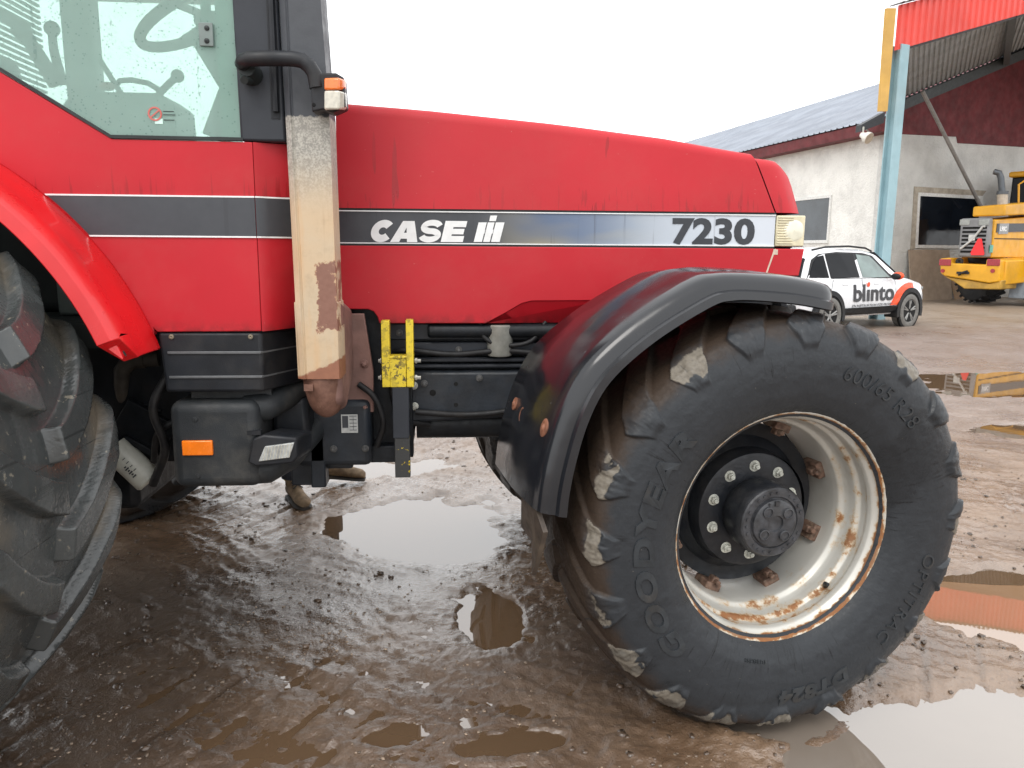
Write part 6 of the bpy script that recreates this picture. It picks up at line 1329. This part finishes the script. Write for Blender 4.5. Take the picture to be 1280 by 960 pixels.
lwheel(-.75, cy+sg*2.05, .72); lwheel(-3.9, cy+sg*.1, .72); lwheel(-3.9, cy+sg*2.05, .72)
q = lpoly([(1281, 322), (1272, 330), (1264, 345), (1261, 372), (1284, 374), (1290, 322)], -.1); m = MB(); m.hull2([(-.1, y, z) for y, z in q], [(-1.5, y, z) for y, z in q]); mg = obj('mudguard', m, LDK, LD, bevel=.03)
q = lpoly([(1264, 347), (1290, 347), (1290, 374), (1260, 372)], -.08); m = MB(); m.hull2([(-.075, y, z) for y, z in q], [(-.1, y, z) for y, z in q]); obj('guard_plate', m, simple('plate_bluegrey', (.22, .25, .28), .45), mg, bevel=.01)

# ================================================================== PERSON behind the tractor
pb = atZ(368, 628, 0.0); PB = np.array([pb[0], pb[1]+.02, 0])
PE = root('person', (PB[0], PB[1], 0), 'person in dark trousers and tan work boots standing behind the tractor', 'person', world=False)
# local frame: origin under the standing (front) foot, y away from the camera
JEAN = simple('dark_denim', (.022, .026, .036), .8, var=.3, sc=30, bump=.3, bsc=120); JACK = simple('dark_work_jacket', (.03, .034, .045), .75, var=.25, sc=20, bump=.3)
SKIN = simple('skin', (.46, .26, .19), .5, var=.08, sc=20); HAIR = simple('short_brown_hair', (.05, .032, .022), .7, var=.4, sc=60)
BOOT = simple('tan_work_boot', (.21, .145, .085), .7, var=.3, sc=25, dirt=.4, dirtc=(.10, .075, .05), bump=.4, bsc=90); SOLE = simple('boot_sole', (.03, .027, .024), .7, dirt=.5)
def skin_obj(name, verts, edges, radii, mat, parent, sub=2, root_i=0):
    me = bpy.data.meshes.new(name); me.from_pydata([tuple(v) for v in verts], edges, []); o = bpy.data.objects.new(name, me); COL.objects.link(o); o.parent = parent
    sk = o.modifiers.new('skin', 'SKIN'); sk.use_smooth_shade = True
    for i, r in enumerate(radii):
        v = me.skin_vertices[0].data[i]; v.radius = (r, r) if not isinstance(r, tuple) else r; v.use_root = (i == root_i)
    sb_ = o.modifiers.new('sub', 'SUBSURF'); sb_.levels = sub; sb_.render_levels = sub
    me.materials.append(mat); return o
f2p = atY(437, 604, PB[1]+.42)       # the trailing foot
fx, fy, fz_ = f2p[0]-PB[0], f2p[1]-PB[1], 0.02
hipx = .16
V_ = [(hipx, .12, .93), (hipx-.02, .12, 1.10), (hipx-.03, .12, 1.28), (hipx-.03, .12, 1.42), (hipx-.02, .10, 1.50), (hipx-.02, .09, 1.57), (hipx-.02, .085, 1.66), (hipx-.02, .085, 1.745),
      (hipx-.10, .10, .90), (.03, .03, .50), (.0, .03, .13), (hipx+.09, .16, .90), (fx-.13, fy-.05, .50), (fx-.14, fy, .14),
      (hipx-.19, .12, 1.41), (hipx-.25, .12, 1.13), (hipx-.24, .02, .90), (hipx-.235, .0, .82), (hipx+.14, .12, 1.41), (hipx+.20, .14, 1.13), (hipx+.20, .06, .90), (hipx+.20, .04, .82)]
E_ = [(0, 1), (1, 2), (2, 3), (3, 4), (4, 5), (5, 6), (6, 7), (0, 8), (8, 9), (9, 10), (0, 11), (11, 12), (12, 13), (3, 14), (14, 15), (15, 16), (16, 17), (3, 18), (18, 19), (19, 20), (20, 21)]
Rr = [.13, .125, .14, .12, .055, .058, .088, .06, .095, .062, .058, .095, .062, .058, .062, .048, .034, .03, .062, .048, .034, .03]
pbm = G('person_body'); zz = pbm.sep()[2]; colp = pbm.mix(pbm.ramp(zz, .955, .965), (.022, .026, .036), (.03, .034, .045)); colp = pbm.mix(pbm.ramp(zz, 1.475, 1.485), colp, (.46, .26, .19)); pbm.set(col=colp, rough=.75, nrm=pbm.bump(pbm.noise(40), .3, .006))
body_o = skin_obj('body', V_, E_, Rr, pbm.m, PE)
for sx, hp_ in ((-1, V_[17]), (1, V_[21])):      # hands with separate curled fingers
    hv = [Vector(hp_), Vector(hp_)+Vector((0, -.01, -.05)), Vector(hp_)+Vector((0, -.015, -.085))]; he = [(0, 1), (1, 2)]; hr = [.026, .032, .030]
    for k in range(4):
        b_ = Vector(hp_)+Vector((0, -.045+.021*k, -.09)); ln_ = (.070, .08, .075, .058)[k]; i0_ = len(hv)
        hv += [b_, b_+Vector((-sx*.006, -.002, -ln_*.5)), b_+Vector((-sx*.026, -.004, -ln_*.85)), b_+Vector((-sx*.042, -.004, -ln_*.95))]; he += [(2, i0_), (i0_, i0_+1), (i0_+1, i0_+2), (i0_+2, i0_+3)]; hr += [.0095, .009, .0085, .0075]
    i0_ = len(hv); b_ = Vector(hp_)+Vector((0, -.035, -.035)); hv += [b_, b_+Vector((-sx*.012, -.03, -.035)), b_+Vector((-sx*.02, -.035, -.065))]; he += [(1, i0_), (i0_, i0_+1), (i0_+1, i0_+2)]; hr += [.012, .010, .009]
    skin_obj('hand', hv, he, hr, SKIN, PE, 1)
hx, hy = hipx-.02, .085
m = MB(); m.sphere((hx, hy-.004, 1.665), (.078, .098, .118), 20, 14); hd = obj('head', m, SKIN, PE)
m = MB(); m.hull2([(hx-.014, hy-.095, 1.645), (hx+.014, hy-.095, 1.645), (hx+.008, hy-.09, 1.69), (hx-.008, hy-.09, 1.69)], [(hx-.010, hy-.125, 1.648), (hx+.010, hy-.125, 1.648), (hx+.004, hy-.098, 1.69), (hx-.004, hy-.098, 1.69)])
for s_ in (-1, 1): m.sphere((hx+s_*.080, hy+.005, 1.665), (.012, .024, .034), 10, 8)
obj('nose_and_ears', m, SKIN, hd, bevel=.004)
for s_ in (-1, 1): m = MB(); m.sphere((hx+s_*.030, hy-.088, 1.683), (.012, .010, .008), 10, 8); obj('eye', m, LETD, hd)
m = MB(); m.sphere((hx, hy-.094, 1.615), (.024, .008, .006), 12, 8); obj('mouth', m, simple('lip', (.30, .12, .10), .5), hd)
m = MB(); m.sphere((hx, hy+.018, 1.70), (.085, .098, .098), 20, 12); m.v = [(p[0], p[1], max(p[2], 1.655)) for p in m.v]; obj('hair', m, HAIR, PE)
def boot(origin, ang, pitch, nm='boot'):
    # along +x: heel at -.08, toe at .20
    ST = [(-.085, .030, .055, .10), (-.07, .040, .11, .13), (-.03, .043, .13, .135), (.02, .042, .125, .13), (.06, .043, .095, .10), (.10, .047, .075, .08), (.15, .050, .066, .07), (.19, .044, .058, .06), (.212, .026, .040, .045)]
    secs = []
    for x, w_, h_, _ in ST: secs.append([(x, w_*cos(a)*(1 if sin(a) < .2 else .82), .022+max(0, .5+.5*sin(a))*(h_-.0)) for a in np.linspace(0, 2*pi, 17)[:-1]])
    m = MB(); m.loft(secs); m.tube([(-.03, 0, .10), (-.028, 0, .16), (-.028, 0, .19)], [.046, .048, .050], 16)
    M_ = Matrix.Translation(Vector(origin)) @ Matrix.Rotation(ang, 4, 'Z') @ Matrix.Rotation(pitch, 4, 'Y')
    tf = lambda mm: setattr(mm, 'v', [tuple(M_ @ Vector(p)) for p in mm.v])
    tf(m); b_ = obj(nm, m, BOOT, PE, smooth=60)
    secs = [[(x, (w_+.006)*cos(a), .003+.013*(1+sin(a))*1.0) for a in np.linspace(0, 2*pi, 13)[:-1]] for x, w_, h_, _ in ST]; m = MB(); m.loft(secs); m.box((-.09, -.036, 0), (-.02, .036, .02)); tf(m); obj('sole', m, SOLE, b_, smooth=50)
    m = MB()
    for k in range(4): x = .055-.02*k; z = .125+.012*k; m.tube([(x+.02, -.03, z-.018), (x+.012, 0, z), (x+.02, .03, z-.018)], .004, 6)
    tf(m); obj('boot_lace', m, SOLE, b_)
    m = MB(); m.box((-.045, -.052, .135), (-.025, -.046, .17)); tf(m); obj('pull_tab', m, YCHIP, b_)
    # trouser leg hem
    m = MB(); m.lathe([(.058, .0), (.068, .005), (.067, .06), (.062, .13)], c=(-.028, 0, .145), axis='z', n=18); tf(m); obj('trouser_hem', m, JEAN, PE)
boot((.0, -.0, .0), radians(-62), 0); boot((fx-.10, fy-.05, .03), radians(-4), radians(4))
